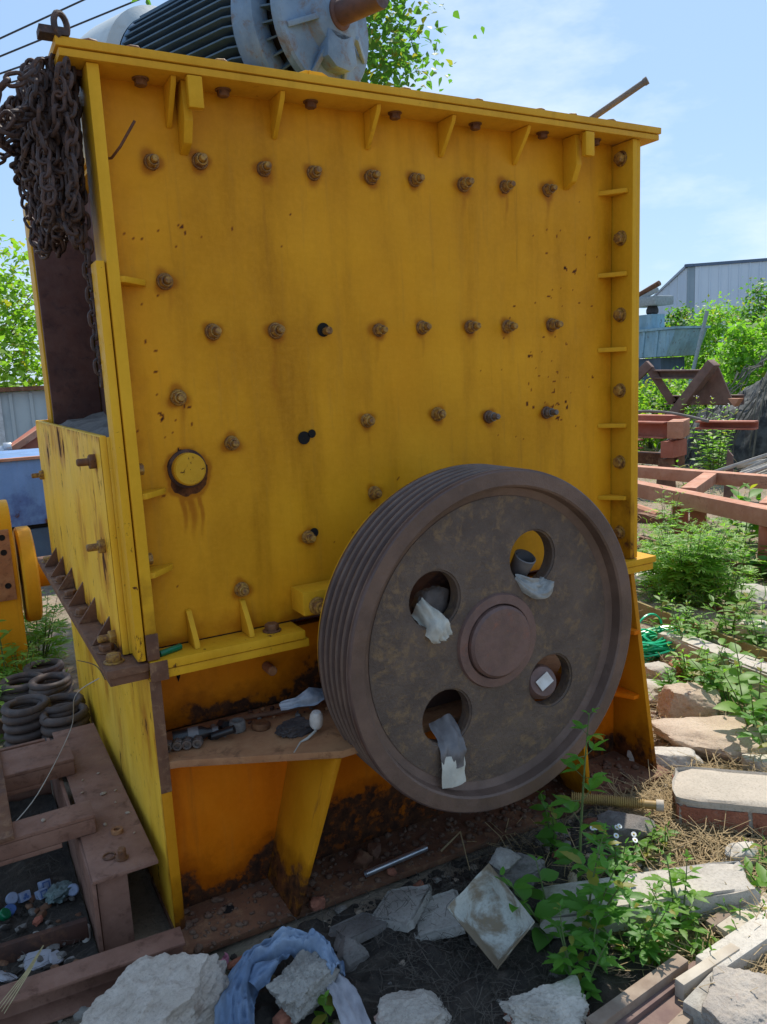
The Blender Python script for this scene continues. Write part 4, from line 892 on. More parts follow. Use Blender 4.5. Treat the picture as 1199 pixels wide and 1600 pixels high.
p = at(134, 1462, z=0.03); g = G(); g.lathe([(0.001, 0), (0.013, 0), (0.013, 0.05), (0.009, 0.055), (0.001, 0.055)], p-Vector((0, 0, 0.03)), (0.1, 0.3, 1), 16); tag(obj('small_tube', g, 'white'), 'short white tube standing by the foot of the brown post', 'tube')
for i, (u, v, s) in enumerate(((60, 1500, .10), (30, 1480, .06), (88, 1497, .07), (10, 1525, .09))):
    rock('paper_scrap', ['flat grey card lying behind the front channel', 'grey stone chip among the rubbish at the left', 'pale torn card standing behind the front channel', 'grey card at the left edge behind the front channel'][i], 'scrap', at(u, v, z=0.03), (s, s*0.7, 0.03), i*40, 70+i, 'greycloth', (25, 0), sub=3, rough=0.08, flat=0.4)
for i in range(70):
    u, v = rng.uniform(-10, 130), rng.uniform(1385, 1520); s = rng.uniform(0.012, 0.035)
    rock('rubble_chip', 'small dark chip in the rubbish inside the brown frame', 'chip', at(u, v, z=0.03), (s*1.4, s, s*0.8), rng.uniform(0, 360), 300+i, rng.choice(['stonedark', 'humus', 'humus', 'rusty', 'stonedark', 'concrete']), (rng.uniform(-30, 30), 0), group='dark chips in the rubbish', sub=2)

# ------------------------------------------------------------ litter on the bearing shelf
ZS = 0.549
def onshelf(u, v, dz=0.0): return at(u, v, z=ZS+dz)
rowx = [(263, 1163), (279, 1160), (294, 1158), (310, 1156)]
for i, (u, v) in enumerate(rowx):
    p = onshelf(u, v, 0.017); d = Vector((-0.35, -0.9, 0)); g = G(); g.hexnut(p, d, 0.017, 0.022); q = p+d.normalized()*0.0225
    g.lathe([(0.008, 0.0), (0.014, 0.0), (0.014, 0.006), (0.008, 0.006)], q, d, 16, closed=True)
    tag(obj('pipe_nut', g, 'boltsteel', None, 0.001), ['steel nut at the left end of the row of four on the shelf', 'second steel nut from the corner post in the shelf row', 'third steel nut from the corner post in the shelf row', 'steel nut at the right end of the row of four on the shelf'][i], 'nut', 'row of nuts on the shelf')
p = onshelf(300, 1148, 0.025); g = G(); d = Vector((0.93, -0.2, 0.0)); g.lathe([(0.001, -0.055), (0.021, -0.055), (0.022, -0.05), (0.022, 0.03), (0.012, 0.048), (0.011, 0.075), (0.001, 0.076)], p, d, 20); g.lathe([(0.0225, -0.01), (0.0226, 0.02)], p, d, 20, 1); g.lathe([(0.012, 0.06), (0.0135, 0.062), (0.0135, 0.078), (0.001, 0.079)], p, d, 16, 1)
tag(obj('small_bottle', g, ['black', 'greycup']), 'small black bottle with grey label lying behind the nuts', 'bottle')
p = onshelf(345, 1140, 0.02); g = G(); g.hexnut(p-Vector((0.02, 0, 0.02)), (0, 0, 1), 0.02, 0.03); g.lathe([(0.012, 0), (0.012, 0.07), (0.001, 0.071)], p+Vector((-0.03, -0.02, -0.005)), (0.8, -0.5, 0.3), 12); g.hexnut(p+Vector((0.012, 0.03, 0.0)), (0.3, -1, 0.2), 0.018, 0.03)
tag(obj('valve_fitting', g, 'black'), 'black valve fitting in the middle of the shelf litter', 'fitting')
p = onshelf(372, 1142, 0.0); g = G(); g.lathe([(0.001, 0), (0.022, 0), (0.026, 0.006), (0.026, 0.028), (0.022, 0.034), (0.015, 0.034), (0.013, 0.02)], p, (0, 0, 1), 20); tag(obj('ribbed_collar', g, 'stonedark', None, 0), 'grey brown ribbed collar on the shelf beside the fitting', 'collar')
p = onshelf(408, 1138, 0.0); g = G(); g.lathe([(0.001, 0), (0.027, 0), (0.030, 0.004), (0.030, 0.016), (0.024, 0.02), (0.001, 0.019)], p, (0.1, 0, 1), 24); tag(obj('rusty_disc', g, 'boltrust'), 'rusty round disc lying on the shelf', 'disc')
p = onshelf(458, 1136, 0.02); rock('dark_rag', 'dark oily rag bundled on the shelf near the pulley', 'rag', p, (0.13, 0.09, 0.055), 15, 81, 'darkcloth', rough=0.16, sub=4)
p = onshelf(495, 1138, 0.012); f = thing('float_bobber', 'dirty white bobber with a string on the shelf by the pulley', 'bobber', p)
g = G(); d = Vector((0.0, -0.15, 1)).normalized(); g.lathe([(0.004, 0), (0.014, 0.003), (0.020, 0.013), (0.021, 0.03), (0.020, 0.045), (0.013, 0.056), (0.001, 0.058)], p, d, 22); obj('bobber_body', g, 'white', f)
g = G(); g.tube([p+Vector((0, -0.002, 0.004)), p+Vector((-0.012, -0.02, 0.002)), p+Vector((-0.045, -0.035, -0.006)), onshelf(470, 1160, 0.0), onshelf(460, 1176, 0.0)], [0.003, 0.004, 0.004, 0.0025, 0.0015], 6); obj('string', g, 'whitecloth', f)
p = onshelf(487, 1100, 0.05); g = ribbon([onshelf(440, 1105, 0.035), onshelf(465, 1098, 0.05), onshelf(490, 1088, 0.06), onshelf(510, 1082, 0.05)], [0.012, 0.016, 0.03, 0.02], (0, -0.6, 0.8), 0.012, 0.012, 4); tag(cloth('plastic_rag', g, 'bluerag'), 'crumpled blue and white plastic rag at the back of the shelf', 'rag') if M.setdefault('bluerag', plain('blue_rag', (0.16, 0.21, 0.27, 1), 0.5, (0.50, 0.52, 0.56, 1), 16, 0.4)) else None
a, b = onshelf(350, 1128, 0.01), onshelf(500, 1098, 0.03); g = G(); g.tube([a, a.lerp(b, .5)+Vector((0, 0, -.003)), b], 0.008, 8); tag(obj('flat_bar', g, 'rusty'), 'thin rusty bar lying along the back of the shelf', 'bar')
for i in range(46):
    x = rng.uniform(0.05, 0.55); y = rng.uniform(0.05, 0.19); s = rng.uniform(0.006, 0.02)
    rock('shelf_crumb', 'brown crumb of rust and dirt on the bearing shelf', 'crumb', (x, y, ZS+s*0.3), (s*1.5, s, s), rng.uniform(0, 360), 400+i, rng.choice(['stonedark', 'rustdark', 'rustorange']), group='crumbs on the shelf', sub=2)
# lighter on the flange
a, b = at(250, 1022, z=ZF+0.036), at(283, 1010, z=ZF+0.036); g = G(); g.tube([a, b], 0.0095, 12); tag(obj('green_tube', g, 'green', None, 0.002), 'green plastic tube lying on the front flange by the corner post', 'tube')
# things stuck in the pulley holes
h1, h2, h3, h4 = HC; YW = YF+0.05
g = ribbon([(h1[0]-0.02, YW+0.05, h1[1]-0.03), (h1[0]-0.005, YW+0.0, h1[1]-0.062), (h1[0]+0.0, YW-0.022, h1[1]-0.085), (h1[0]+0.01, YW-0.026, h1[1]-0.112)], [0.03, 0.034, 0.040, 0.030], (0, -1, 0.2), 0.014, 0.020, 2, freq=10); tag(cloth('paper_wad', g, 'whitecloth'), 'crumpled off-white paper stuck in the upper left pulley hole', 'paper')
p = Vector((h1[0]+0.035, YW+0.07, h1[1]-0.03)); rock('dark_bag', 'dark dusty bag stuffed inside the upper left pulley hole', 'bag', p, (0.12, 0.07, 0.14), 0, 90, 'darkbag', (0, 25), rough=0.1) if M.setdefault('darkbag', plain('dusty_dark_bag', (0.075, 0.06, 0.055, 1), 0.7, (0.12, 0.10, 0.09, 1), 18, 0.4)) else None
g = ribbon([(h4[0]+0.01, YW+0.05, h4[1]-0.03), (h4[0]+0.012, YW+0.0, h4[1]-0.070), (h4[0]+0.006, YW-0.02, h4[1]-0.105), (h4[0]+0.004, YW-0.022, h4[1]-0.15)], [0.040, 0.042, 0.044, 0.042], (0, -1, 0), 0.010, 0.011, 3, freq=8); tag(cloth('grey_rag', g, 'greycup'), 'dark grey rag hanging out of the lower left pulley hole', 'rag')
g = ribbon([(h4[0]+0.006, YW-0.024, h4[1]-0.115), (h4[0]+0.002, YW-0.030, h4[1]-0.15), (h4[0]+0.0, YW-0.032, h4[1]-0.205)], [0.040, 0.042, 0.042], (0, -1, 0), 0.005, 0.005, 9, freq=6); tag(cloth('white_tag', g, 'whitecloth'), 'off-white cloth strip hanging below the grey rag on the pulley', 'rag')
c = Vector((h2[0]-0.01, YW+0.05, h2[1]-0.05)); g = G(); g.lathe([(0.032, 0.06), (0.035, 0.058), (0.030, -0.02), (0.026, -0.025), (0.026, 0.05)], c, (0.1, -0.5, 0.86), 24); tag(obj('plastic_cup', g, 'greycup'), 'dirty grey plastic cup in the upper right pulley hole', 'cup')
g = ribbon([(h2[0]-0.06, YW+0.01, h2[1]-0.055), (h2[0]-0.02, YW-0.012, h2[1]-0.085), (h2[0]+0.02, YW-0.018, h2[1]-0.10), (h2[0]+0.052, YW-0.012, h2[1]-0.082)], [0.012, 0.026, 0.034, 0.022], (0, -1, 0.3), 0.014, 0.014, 6); tag(cloth('clear_bag', g, 'greybag'), 'thin grey plastic bag drooping from the upper right pulley hole', 'bag') if M.setdefault('greybag', plain('grey_film', (0.20, 0.20, 0.19, 1), 0.3, (0.30, 0.30, 0.28, 1), 26, 0.3)) else None
t = thing('tin_can', 'brown can with a white paper label inside the lower right pulley hole', 'can', (h3[0]-0.02, YW+0.04, h3[1]-0.05))
g = G(); g.lathe([(0.001, 0.075), (0.045, 0.07), (0.055, 0.05), (0.055, -0.03), (0.001, -0.03)], (h3[0]-0.03, YW+0.045, h3[1]-0.015), (-0.15, -0.9, 0.35), 28); obj('can_body', g, 'hub', t)
T = Matrix.Translation(Vector((h3[0]-0.03, YW+0.045, h3[1]-0.015))+Vector((-0.15, -0.9, 0.35)).normalized()*0.077) @ Vector((-0.15, -0.9, 0.35)).to_track_quat('Z', 'Y').to_matrix().to_4x4() @ Matrix.Rotation(0.5, 4, 'Z')
g = G(); g.box(-0.026, 0.026, -0.018, 0.018, 0, 0.002, T=T); obj('paper_label', g, 'white', t)
# ------------------------------------------------------------ stones and scrap, foreground
rock('white_rock', 'big pale limestone rock in the bottom left foreground', 'rock', at(232, 1590, z=0.05), (0.46, 0.34, 0.26), 20, 3, 'rockwhite', (8, -10), sub=6, rough=0.10, nplanes=20)
rock('grey_rock', 'rough grey concrete lump wrapped by the blue cloth', 'rock', at(470, 1545, z=0.06), (0.19, 0.15, 0.17), 30, 21, 'concrete', (0, 10), sub=6, rough=0.13)
rock('red_lump', 'small reddish brick lump below the grey concrete lump', 'rock', at(447, 1588, z=0.03), (0.07, 0.06, 0.06), 10, 22, 'brick', sub=3)
rock('reddish_rock', 'grey rock with a reddish stain at the bottom middle', 'rock', at(650, 1590, z=0.03), (0.22, 0.17, 0.13), -30, 25, 'concred', (0, 12), sub=6, rough=0.08)
rock('speckled_rock', 'pale speckled concrete chunk in the bottom foreground right of the middle', 'rock', at(855, 1585, z=0.03), (0.26, 0.16, 0.13), -20, 27, 'concwhite', (0, 6), sub=6, rough=0.12)
rock('brick_stub', 'dark red brick stub touching the pale speckled chunk', 'brick', at(812, 1590, z=0.02), (0.09, 0.10, 0.09), 25, 28, 'brick', sub=3)
rock('corner_rock', 'sunlit concrete chunk with an orange brick patch in the bottom right corner', 'rock', at(1178, 1590, z=0.04), (0.30, 0.26, 0.15), 15, 31, 'concred', (6, 0), sub=6, rough=0.08)
for i, (u, v, L, Wd, rz, lb) in enumerate(((628, 1418, 0.20, 0.15, 40, 'broken grey tile leaning by the base plate, left of the white tray'), (685, 1432, 0.20, 0.16, 65, 'dusty grey tile just left of the white tray'), (560, 1452, 0.17, 0.12, 10, 'dark flat stone under the base plate edge, right of the blue cloth'))):
    o = inst(slabby('grey_tile', L, Wd, 0.03, 'stonedark' if i == 2 else 'concrete', 40+i, 0.05), 'grey_tile', at(u, v, z=0.025), None, (R(-14), R(6), R(rz))); tag(o, lb, 'tile')
rock('round_stone', 'rounded dark grey stone beside the dry weeds, right of the blue cloth', 'stone', at(548, 1490, z=0.03), (0.11, 0.10, 0.09), 0, 46, 'stonedark', sub=4)
rock('grey_chunk', 'angular grey stone chunk behind the white tray', 'stone', at(812, 1358, z=0.05), (0.22, 0.13, 0.13), -25, 33, 'stonedark', (0, 0), sub=5, rough=0.08)
rock('upper_chunk', 'bluish grey rubble chunk on top of the chunk behind the tray', 'stone', at(790, 1346, z=0.10), (0.12, 0.09, 0.06), 20, 34, 'concrete', sub=4)
rock('dark_boulder', 'dark boulder in shade below the ribbed hose', 'stone', at(975, 1296, z=0.03), (0.24, 0.16, 0.14), -30, 35, 'stonedark', sub=4)
rock('tan_boulder', 'tan boulder with reddish patches beside the pale slabs', 'boulder', at(1078, 1096, z=0.06), (0.32, 0.22, 0.22), -35, 36, 'rocktan', (0, 8), sub=5, rough=0.06)
rock('tan_slab', 'large flat tan stone slab in the sun at the right', 'stone slab', at(1142, 1158, z=0.02), (0.66, 0.46, 0.16), -30, 37, 'rocktan', (-4, 4), sub=5, rough=0.05, flat=0.7)
rock('white_slab', 'white concrete slab in the sun right beside the crusher leg, upper one', 'slab', at(1042, 1085, z=0.02), (0.50, 0.22, 0.12), -52, 38, 'concwhite', (0, 0), sub=5, rough=0.04, flat=0.72)
rock('white_slab', 'white concrete slab at the foot of the crusher leg, lower one', 'slab', at(1040, 1186, z=0.015), (0.34, 0.18, 0.12), -45, 39, 'concwhite', (0, 0), sub=5, rough=0.04, flat=0.72)
rock('white_block', 'small white concrete block behind the right end of the concrete post', 'block', at(1160, 1335, z=0.03), (0.14, 0.08, 0.07), -25, 47, 'concwhite', sub=4, rough=0.04)
for i, (u, v, s, mt, lb) in enumerate(((1030, 1050, .14, 'concwhite', 'pale stone just below the green strap coil'), (1060, 1046, .12, 'brick', 'reddish brick piece right of the green strap coil'), (1120, 1005, .10, 'concrete', 'grey stone half hidden by weeds at the white beam'), (1188, 1195, .13, 'concwhite', 'pale stone behind the masonry slab'), (1180, 935, .30, 'concwhite', 'pale grey stone behind the big bushy weed'), (1010, 905, .2, 'concwhite', 'pale stone at the left foot of the bushy weed'), (1045, 1030, .10, 'rocktan', 'tan stone in front of the green strap coil'))):
    rock('loose_stone', lb, 'stone', at(u, v, z=0.03), (s*1.3, s, s*0.7), i*47, 120+i, mt, sub=4)
# masonry slab: mortar bed on two bricks in view
ms = thing('masonry_slab', 'lump of old masonry, pale mortar bed on red bricks, in the sun at the right', 'masonry', at(1060, 1300, z=0.0))
c0 = at(1058, 1302, z=0.0); dx = (at(1199, 1316, z=0.0)-c0); dx.z = 0; dx.normalize(); dy = Vector((-dx.y, dx.x, 0)); 
if dy.dot(Vector((0.5, 0.85, 0))) < 0: dy = -dy
def mloc(a, b, z): return c0+dx*a+dy*b+Vector((0, 0, z))
rz = math.atan2(dx.y, dx.x)
bmesh_brick = slabby('brick', 0.225, 0.11, 0.092, 'brick', 51, 0.01)
for i, (a, b) in enumerate(((0.118, 0.06), (0.355, 0.058), (0.59, 0.062), (0.118, 0.185), (0.355, 0.18))): inst(bmesh_brick, 'brick', mloc(a, b, 0.058), ms, (0, 0, rz+0.02*(i % 3-1)))
o = inst(slabby('mortar_bed', 0.72, 0.235, 0.030, 'mortarpale', 52, 0.03), 'mortar_bed', mloc(0.36, 0.125, 0.112), ms, (R(2), 0, rz)) if M.setdefault('mortarpale', stone('pale_mortar', (0.44, 0.39, 0.32, 1), (0.52, 0.46, 0.38, 1), None, 6, 0.4, dirt=0.25)) else None
g = G(); T = Matrix.Translation(mloc(0.36, 0.125, 0.045)) @ Matrix.Rotation(rz, 4, 'Z'); g.box(-0.35, 0.35, -0.108, 0.11, -0.035, 0.05, T=T); obj('joint_mortar', g, 'mortar', ms)
# concrete post and white beams
def slab_between(nm, lb, cat, p0, p1, Wd, H, mat, seed, broken=0.02, zr=0.0):
    p0, p1 = Vector(p0), Vector(p1); d = p1-p0
    o = inst(slabby(nm, d.length, Wd, H, mat, seed, broken), nm, (p0+p1)/2, None, (zr, -math.atan2(d.z, math.hypot(d.x, d.y)), math.atan2(d.y, d.x)))
    return tag(o, lb, cat)
slab_between('concrete_post', 'pale concrete post lying half in the shade behind the weeds', 'post', at(850, 1428, z=0.05), at(1168, 1382, z=0.07), 0.15, 0.085, 'concwhite', 60, 0.06)
slab_between('white_beam', 'long white concrete beam running to the right edge below the rusty channel', 'beam', at(1040, 1003, z=0.07), at(1290, 1098, z=0.07), 0.13, 0.14, 'concwhite', 61)
slab_between('short_beam', 'short pale beam end at the right edge above the white beam', 'beam', at(1158, 985, z=0.09), at(1260, 1010, z=0.09), 0.16, 0.14, 'concwhite', 62)
# rusty trough channel with soil
p0, p1 = at(985, 935, z=0.10), at(1260, 1040, z=0.10)
ch = thing('rusty_channel', 'long rusty steel channel full of soil lying in the weeds at the right', 'channel', (p0+p1)/2)
d = (p1-p0).normalized(); s = Vector((-d.y, d.x, 0)); 
if s.x < 0: s = -s
for nm, off, h, mt in (('near_flange', 0.0, 0.20, 'mossy'), ('far_flange', 0.34, 0.20, 'rusty')):
    M.setdefault('mossy', metal('mossy_rust', (0.20, 0.15, 0.055, 1), (0.28, 0.21, 0.08, 1), (0.16, 0.08, 0.04, 1), rough=0.85))
    g = beam_g(p0+s*off-Vector((0, 0, 0.1)), p1+s*off-Vector((0, 0, 0.1)), 0.018, h); obj(nm, g, mt, ch, 0.003)
g = beam_g(p0+s*0.17-Vector((0, 0, 0.10)), p1+s*0.17-Vector((0, 0, 0.10)), 0.318, 0.14); obj('soil_fill', g, 'soil', ch)
p0, p1 = at(1000, 845, z=0.05), at(1230, 905, z=0.05); g = beam_g(p0, p1, 0.08, 0.1, 'I', 0.012); tag(obj('rusty_beam', g, 'rusty', None, 0.002), 'thin rusty beam lying behind the big bushy weed', 'beam')
p0, p1 = at(1000, 808, z=0.04), at(1075, 822, z=0.04); g = beam_g(p0, p1, 0.1, 0.1); tag(obj('rusty_beam', g, 'rusty', None, 0.004), 'rusty beam on the ground between crusher and salmon frame', 'beam')
p0, p1 = at(985, 792, z=0.1), at(1030, 808, z=0.06); g = G(); g.tube([p0, p1], 0.06, 10); tag(obj('rusty_pipe', g, 'salmon'), 'thick pinkish pipe end on the ground under the salmon frame', 'pipe')
# green strapping coil
hs = G(); rng = random.Random(9); c = at(1022, 1008, z=0.06)
for k in range(26):
    rx, ry, ph, tl = rng.uniform(0.10, 0.19), rng.uniform(0.06, 0.12), rng.uniform(0, 6), rng.uniform(-0.25, 0.25)
    cc = c+Vector((rng.uniform(-.04, .04), rng.uniform(-.04, .04), rng.uniform(-0.04, 0.05)))
    pts = [cc+Vector((rx*math.cos(a), ry*math.sin(a), tl*rx*math.sin(a+ph)+0.01*math.sin(3*a+ph))) for a in np.linspace(0, 2*PI, 26)]; hs.tube(pts, 0.0065, 5)
pts = [c+Vector((0.02+0.10*math.cos(a), 0.05, 0.07+0.09*math.sin(a))) for a in np.linspace(0.2, 3.0, 12)]; hs.tube(pts, 0.006, 5)
tag(obj('strap_coil', hs, 'hose', None, 0, 60), 'tangled coil of green plastic strapping beside the crusher leg', 'strapping')
# ribbed hose, steel pipe, tray, cloth, pink scrap
pa, pb = at(893, 1246, z=0.07), at(1032, 1259, z=0.07); t = thing('ribbed_hose', 'yellow brown ribbed hose with a pale end lying at the crusher foot', 'hose', pa.lerp(pb, .5)-Vector((0, 0, .02)))
d = (pb-pa); L = d.length; prof = [(0.001, 0)]
for i in range(34): prof += [(0.016, L*0.82*i/34+0.001), (0.0195, L*0.82*i/34+0.003), (0.0195, L*0.82*i/34+0.005)]
prof += [(0.015, L*0.83), (0.015, L*0.97)]; g = G(); g.lathe(prof, pa, d, 16); obj('hose_body', g, 'hosetan', t)
g = G(); g.lathe([(0.001, 0), (0.019, 0.001), (0.020, 0.006), (0.020, 0.026), (0.001, 0.028)], pa+d*0.955, d, 18); obj('end_collar', g, 'woodpale', t)
pa, pb = at(572, 1366, z=0.045), at(667, 1325, z=0.045); g = G(); g.lathe([(0.001, 0.004), (0.008, 0.004), (0.0085, 0), (0.0105, 0), (0.0105, (pb-pa).length), (0.001, (pb-pa).length)], pa, pb-pa, 16); tag(obj('steel_pipe', g, 'steel'), 'short shiny steel pipe lying on the dirty base plate', 'pipe')
# shallow tray tilted towards the camera
TT, TL, TR, TB = at(765, 1350, z=0.20), at(700, 1420, z=0.145), at(836, 1440, z=0.16), at(778, 1514, z=0.075)
cen = (TT+TL+TR+TB)/4; nrm = (TR-TL).cross(TT-TB).normalized()
if nrm.z < 0: nrm = -nrm
n = 18; g = G()
def tray_pt(a, b, lift):
    p = TB*(1-a)*(1-b)+TR*a*(1-b)+TL*(1-a)*b+TT*a*b
    e = min(a, 1-a, b, 1-b); hgt = max(0, (0.15-e)/0.15)**1.1*0.06
    return p+nrm*(hgt-0.055+lift+0.003*fbm(p, 22, 3))
for lift in (0, -0.010):
    for j in range(n+1):
        for i in range(n+1): g.v.append(tray_pt(i/n, j/n, lift))
q = (n+1)**2
for j in range(n):
    for i in range(n):
        a = j*(n+1)+i; g.f.append((a, a+1, a+n+2, a+n+1)); g.f.append((q+a, q+a+n+1, q+a+n+2, q+a+1)); g.mi += [0, 0]
for i in range(n):
    for a, b in ((i, i+1), ((n)*(n+1)+i+1, n*(n+1)+i), ((i+1)*(n+1), i*(n+1)), (i*(n+1)+n, (i+1)*(n+1)+n)):
        g.f.append((b, a, q+a, q+b)); g.mi.append(0)
tag(obj('foam_tray', g, 'tray', None, 0, 50), 'dirty white shallow tray tilted on the rubble in front of the pulley', 'tray')
rock('tray_prop', 'dark rubble propping up the white tray from beneath', 'stone', cen-nrm*0.14-Vector((0, 0, 0.03)), (0.16, 0.12, 0.10), 40, 58, 'stonedark', sub=3)
pts = [at(372, 1625, z=0.03), at(368, 1570, z=0.06), at(392, 1512, z=0.09), at(435, 1482, z=0.10), at(478, 1476, z=0.10), at(508, 1492, z=0.09), at(528, 1528, z=0.07)]
jn = thing('blue_cloth', 'crumpled faded blue trousers curled round the grey lump in the foreground', 'cloth', (0.16, -0.40, 0))
g = ribbon(pts, [0.045, 0.05, 0.046, 0.036, 0.032, 0.034, 0.026], (0, -0.35, 0.94), 0.035, 0.034, 1, 34, 14, 8); cloth('cloth_leg', g, 'denim', jn)
g = ribbon([at(512, 1518, z=0.06), at(532, 1545, z=0.06), at(548, 1580, z=0.05), at(565, 1625, z=0.04)], [0.022, 0.032, 0.036, 0.034], (0, -0.3, 0.95), 0.016, 0.012, 5, 16, 9, 9); cloth('cloth_end', g, 'greycloth', jn)
g = ribbon([at(395, 1540, z=0.10), at(410, 1520, z=0.115), at(430, 1505, z=0.11)], [0.02, 0.03, 0.012], (0, -0.6, 0.8), 0.012, 0.014, 8, 12, 8, 9); cloth('cloth_fold', g, 'denim', jn)
g = ribbon([at(302, 1511, z=0.035), at(325, 1511, z=0.04), at(347, 1507, z=0.045), at(354, 1496, z=0.06), at(349, 1491, z=0.075)], [0.010, 0.014, 0.012, 0.008, 0.006], (0, -0.5, 0.85), 0.006, 0.003, 2, 8); tag(cloth('pink_scrap', g, 'pink'), 'bent pink plastic scrap on the ground right of the pale rock', 'scrap')
# old window frame, planks at the lower right
wf = thing('window_frame', 'weathered wooden window frame lying in the rubble at the bottom right', 'window frame', at(1010, 1560, z=0.0))
def rail(nm, u0, v0, u1, v1, z, w, h, mat): 
    g = beam_g(at(u0, v0, z=z), at(u1, v1, z=z), w, h); obj(nm, g, mat, wf, 0.004)
rail('outer_rail', 925, 1612, 1068, 1508, 0.055, 0.035, 0.05, 'wood'); rail('inner_rail', 945, 1625, 1092, 1512, 0.040, 0.025, 0.03, 'wooddark') if M.setdefault('wooddark', plain('dark_wood', (0.13, 0.075, 0.065, 1), 0.8, (0.18, 0.115, 0.09, 1), 14, 0.4)) else None
rail('panel_board', 985, 1640, 1085, 1545, 0.028, 0.09, 0.02, 'wooddark'); rail('pale_rail', 1062, 1548, 1150, 1490, 0.06, 0.028, 0.05, 'woodpale'); rail('bottom_rail', 1010, 1660, 1100, 1570, 0.03, 0.03, 0.04, 'wood')
for i, (a, b, w, h, mt, lb) in enumerate((((1105, 1522), (1225, 1440), 0.07, 0.06, 'concwhite', 'white board running out of the picture at the lower right'), ((1135, 1462), (1215, 1410), 0.11, 0.025, 'woodpale', 'pale plank behind the white board at the lower right'), ((1110, 1450), (1190, 1395), 0.03, 0.03, 'wood', 'thin plank behind the pale plank at the lower right'), ((1085, 1590), (1135, 1535), 0.06, 0.05, 'concrete', 'grey stub between the window frame and the corner chunk'))):
    g = beam_g(at(*a, z=0.05), at(*b, z=0.05), w, h); tag(obj('plank', g, mt, None, 0.006), lb, 'plank')
# ------------------------------------------------------------ scrap steel further right
sf = thing('salmon_frame', 'long salmon primed steel frame on legs at the right behind the weeds', 'frame', (5.4, 2.5, 0))
def sobj(nm, p0, p1, w, h, kind='box', mat='salmon', **k): g = beam_g(p0, p1, w, h, kind, **k); obj(nm, g, mat, sf, 0.006)
sobj('front_beam', (5.35, 3.95, 0.45), (4.35, -0.3, 0.45), 0.13, 0.13); sobj('back_beam', (5.98, 4.4, 0.45), (6.45, 0.8, 0.45), 0.13, 0.12)
for a, b in (((5.20, 2.52), (6.12, 3.02)), ((4.98, 1.60), (6.20, 2.20))): sobj('cross_beam', (a[0], a[1], 0.455), (b[0], b[1], 0.455), 0.13, 0.10)
for x, y in ((5.12, 2.55), (5.02, 2.28), (4.76, 1.45)):
    sobj('leg', (x+0.02, y, -0.02), (x+0.02, y, 0.384), 0.13, 0.13, 'channel', 'redleg', t=0.02, up=(0.6, -0.8, 0)) if M.setdefault('redleg', metal('red_brown_leg', (0.30, 0.095, 0.05, 1), (0.38, 0.13, 0.07, 1), None, rough=0.8)) else None
for x, y in ((6.05, 3.6), (6.2, 2.6)): sobj('leg', (x, y, -0.02), (x, y, 0.389), 0.10, 0.10, mat='redleg')
PB = [((7.4, 5.9, 0.86), (7.55, 4.55, 0.86), .16, .16, 'redprimer', 'box', 'maroon box beam lying at the back top of the beam pile'), ((7.15, 5.6, 0.78), (7.25, 4.55, 0.78), .16, .20, 'redprimer', 'channel', 'red channel lying in front on the beam pile'), ((6.9, 5.7, 0.62), (6.95, 4.75, 0.62), .26, .12, 'redprimer', 'I', 'red wide beam at the left of the beam pile'),
      ((7.6, 4.62, 0.80), (7.1, 4.30, 0.80), .18, .20, 'salmon', 'box', 'beam stub with its light end facing front on the pile'), ((7.5, 4.55, 0.56), (7.1, 4.42, 0.56), .15, .20, 'redprimer', 'box', 'short stub below the light ended beam in the pile'), ((7.55, 4.35, 0.83), (7.75, 3.70, 0.83), .15, .10, 'redprimer', 'channel', 'red channel sticking out at the right of the pile'),
      ((7.3, 5.7, 0.40), (7.45, 4.5, 0.40), .16, .14, 'rusty', 'box', 'rusty beam at the bottom of the pile'), ((7.0, 5.2, 0.66), (6.75, 4.85, 0.60), .10, .05, 'redprimer', 'box', 'thin red flat leaning on the front of the pile')]
for p0, p1, w, h, mt, kd, lb in PB: g = beam_g(p0, p1, w, h, kd, 0.02); tag(obj('steel_beam', g, mt, None, 0.004), lb, 'steel beam', 'red steel beams in the pile')
for x, y, lb in ((7.2, 4.55, 'short rusty post carrying the right end of the beam pile'), (7.1, 5.5, 'short rusty post carrying the left end of the beam pile')): g = G(); g.prism([(x-.12, y-.1, 0), (x+.12, y-.1, 0), (x+.07, y-.1, .44), (x-.07, y-.1, .44)], (0, .12, 0)); tag(obj('support_stub', g, 'rusty', None, 0.004), lb, 'support')
pts = [Vector((7.3, 5.7+(-1.7)*t, 0.90+0.10*math.sin(PI*t))) for t in np.linspace(0, 1, 14)]; g = G(); g.tube(pts, 0.018, 8); tag(obj('black_hose', g, 'stonedark'), 'dark hose arching over the top of the beam pile', 'hose')
af = thing('brace_frame', 'brown steel brace frame with slanted beams standing behind the beam pile', 'frame', (9.0, 5.9, 0))
def aobj(nm, p0, p1, w, h, kind='box', **k): g = beam_g(p0, p1, w, h, kind, 0.02, **k); obj(nm, g, 'brownsteel', af, 0.004)
aobj('slanted_beam', (9.0, 5.28, 1.56), (8.9, 6.05, 0.62), 0.16, 0.13); aobj('slanted_beam', (9.1, 6.50, 1.58), (8.9, 6.85, 1.20), 0.16, 0.13); aobj('slanted_beam', (9.12, 6.52, 1.50), (9.35, 6.28, 0.98), 0.14, 0.12)
aobj('cross_rail', (9.15, 6.48, 1.42), (9.1, 5.50, 1.40), 0.12, 0.13, 'channel'); aobj('cross_rail', (9.35, 6.4, 1.02), (9.3, 5.05, 1.03), 0.12, 0.14, 'channel')
g = G(); g.prism([(9.14, 5.32, 1.50), (9.14, 5.05, 0.98), (9.14, 5.85, 0.98)], (0.02, 0, 0)); obj('corner_plate', g, 'brownsteel', af)
g = G(); g.prism([(9.05, 5.08, 1.06), (9.05, 4.90, 1.06), (9.05, 4.98, 0.95)], (0.10, 0, 0)); obj('corner_clip', g, 'salmon', af)
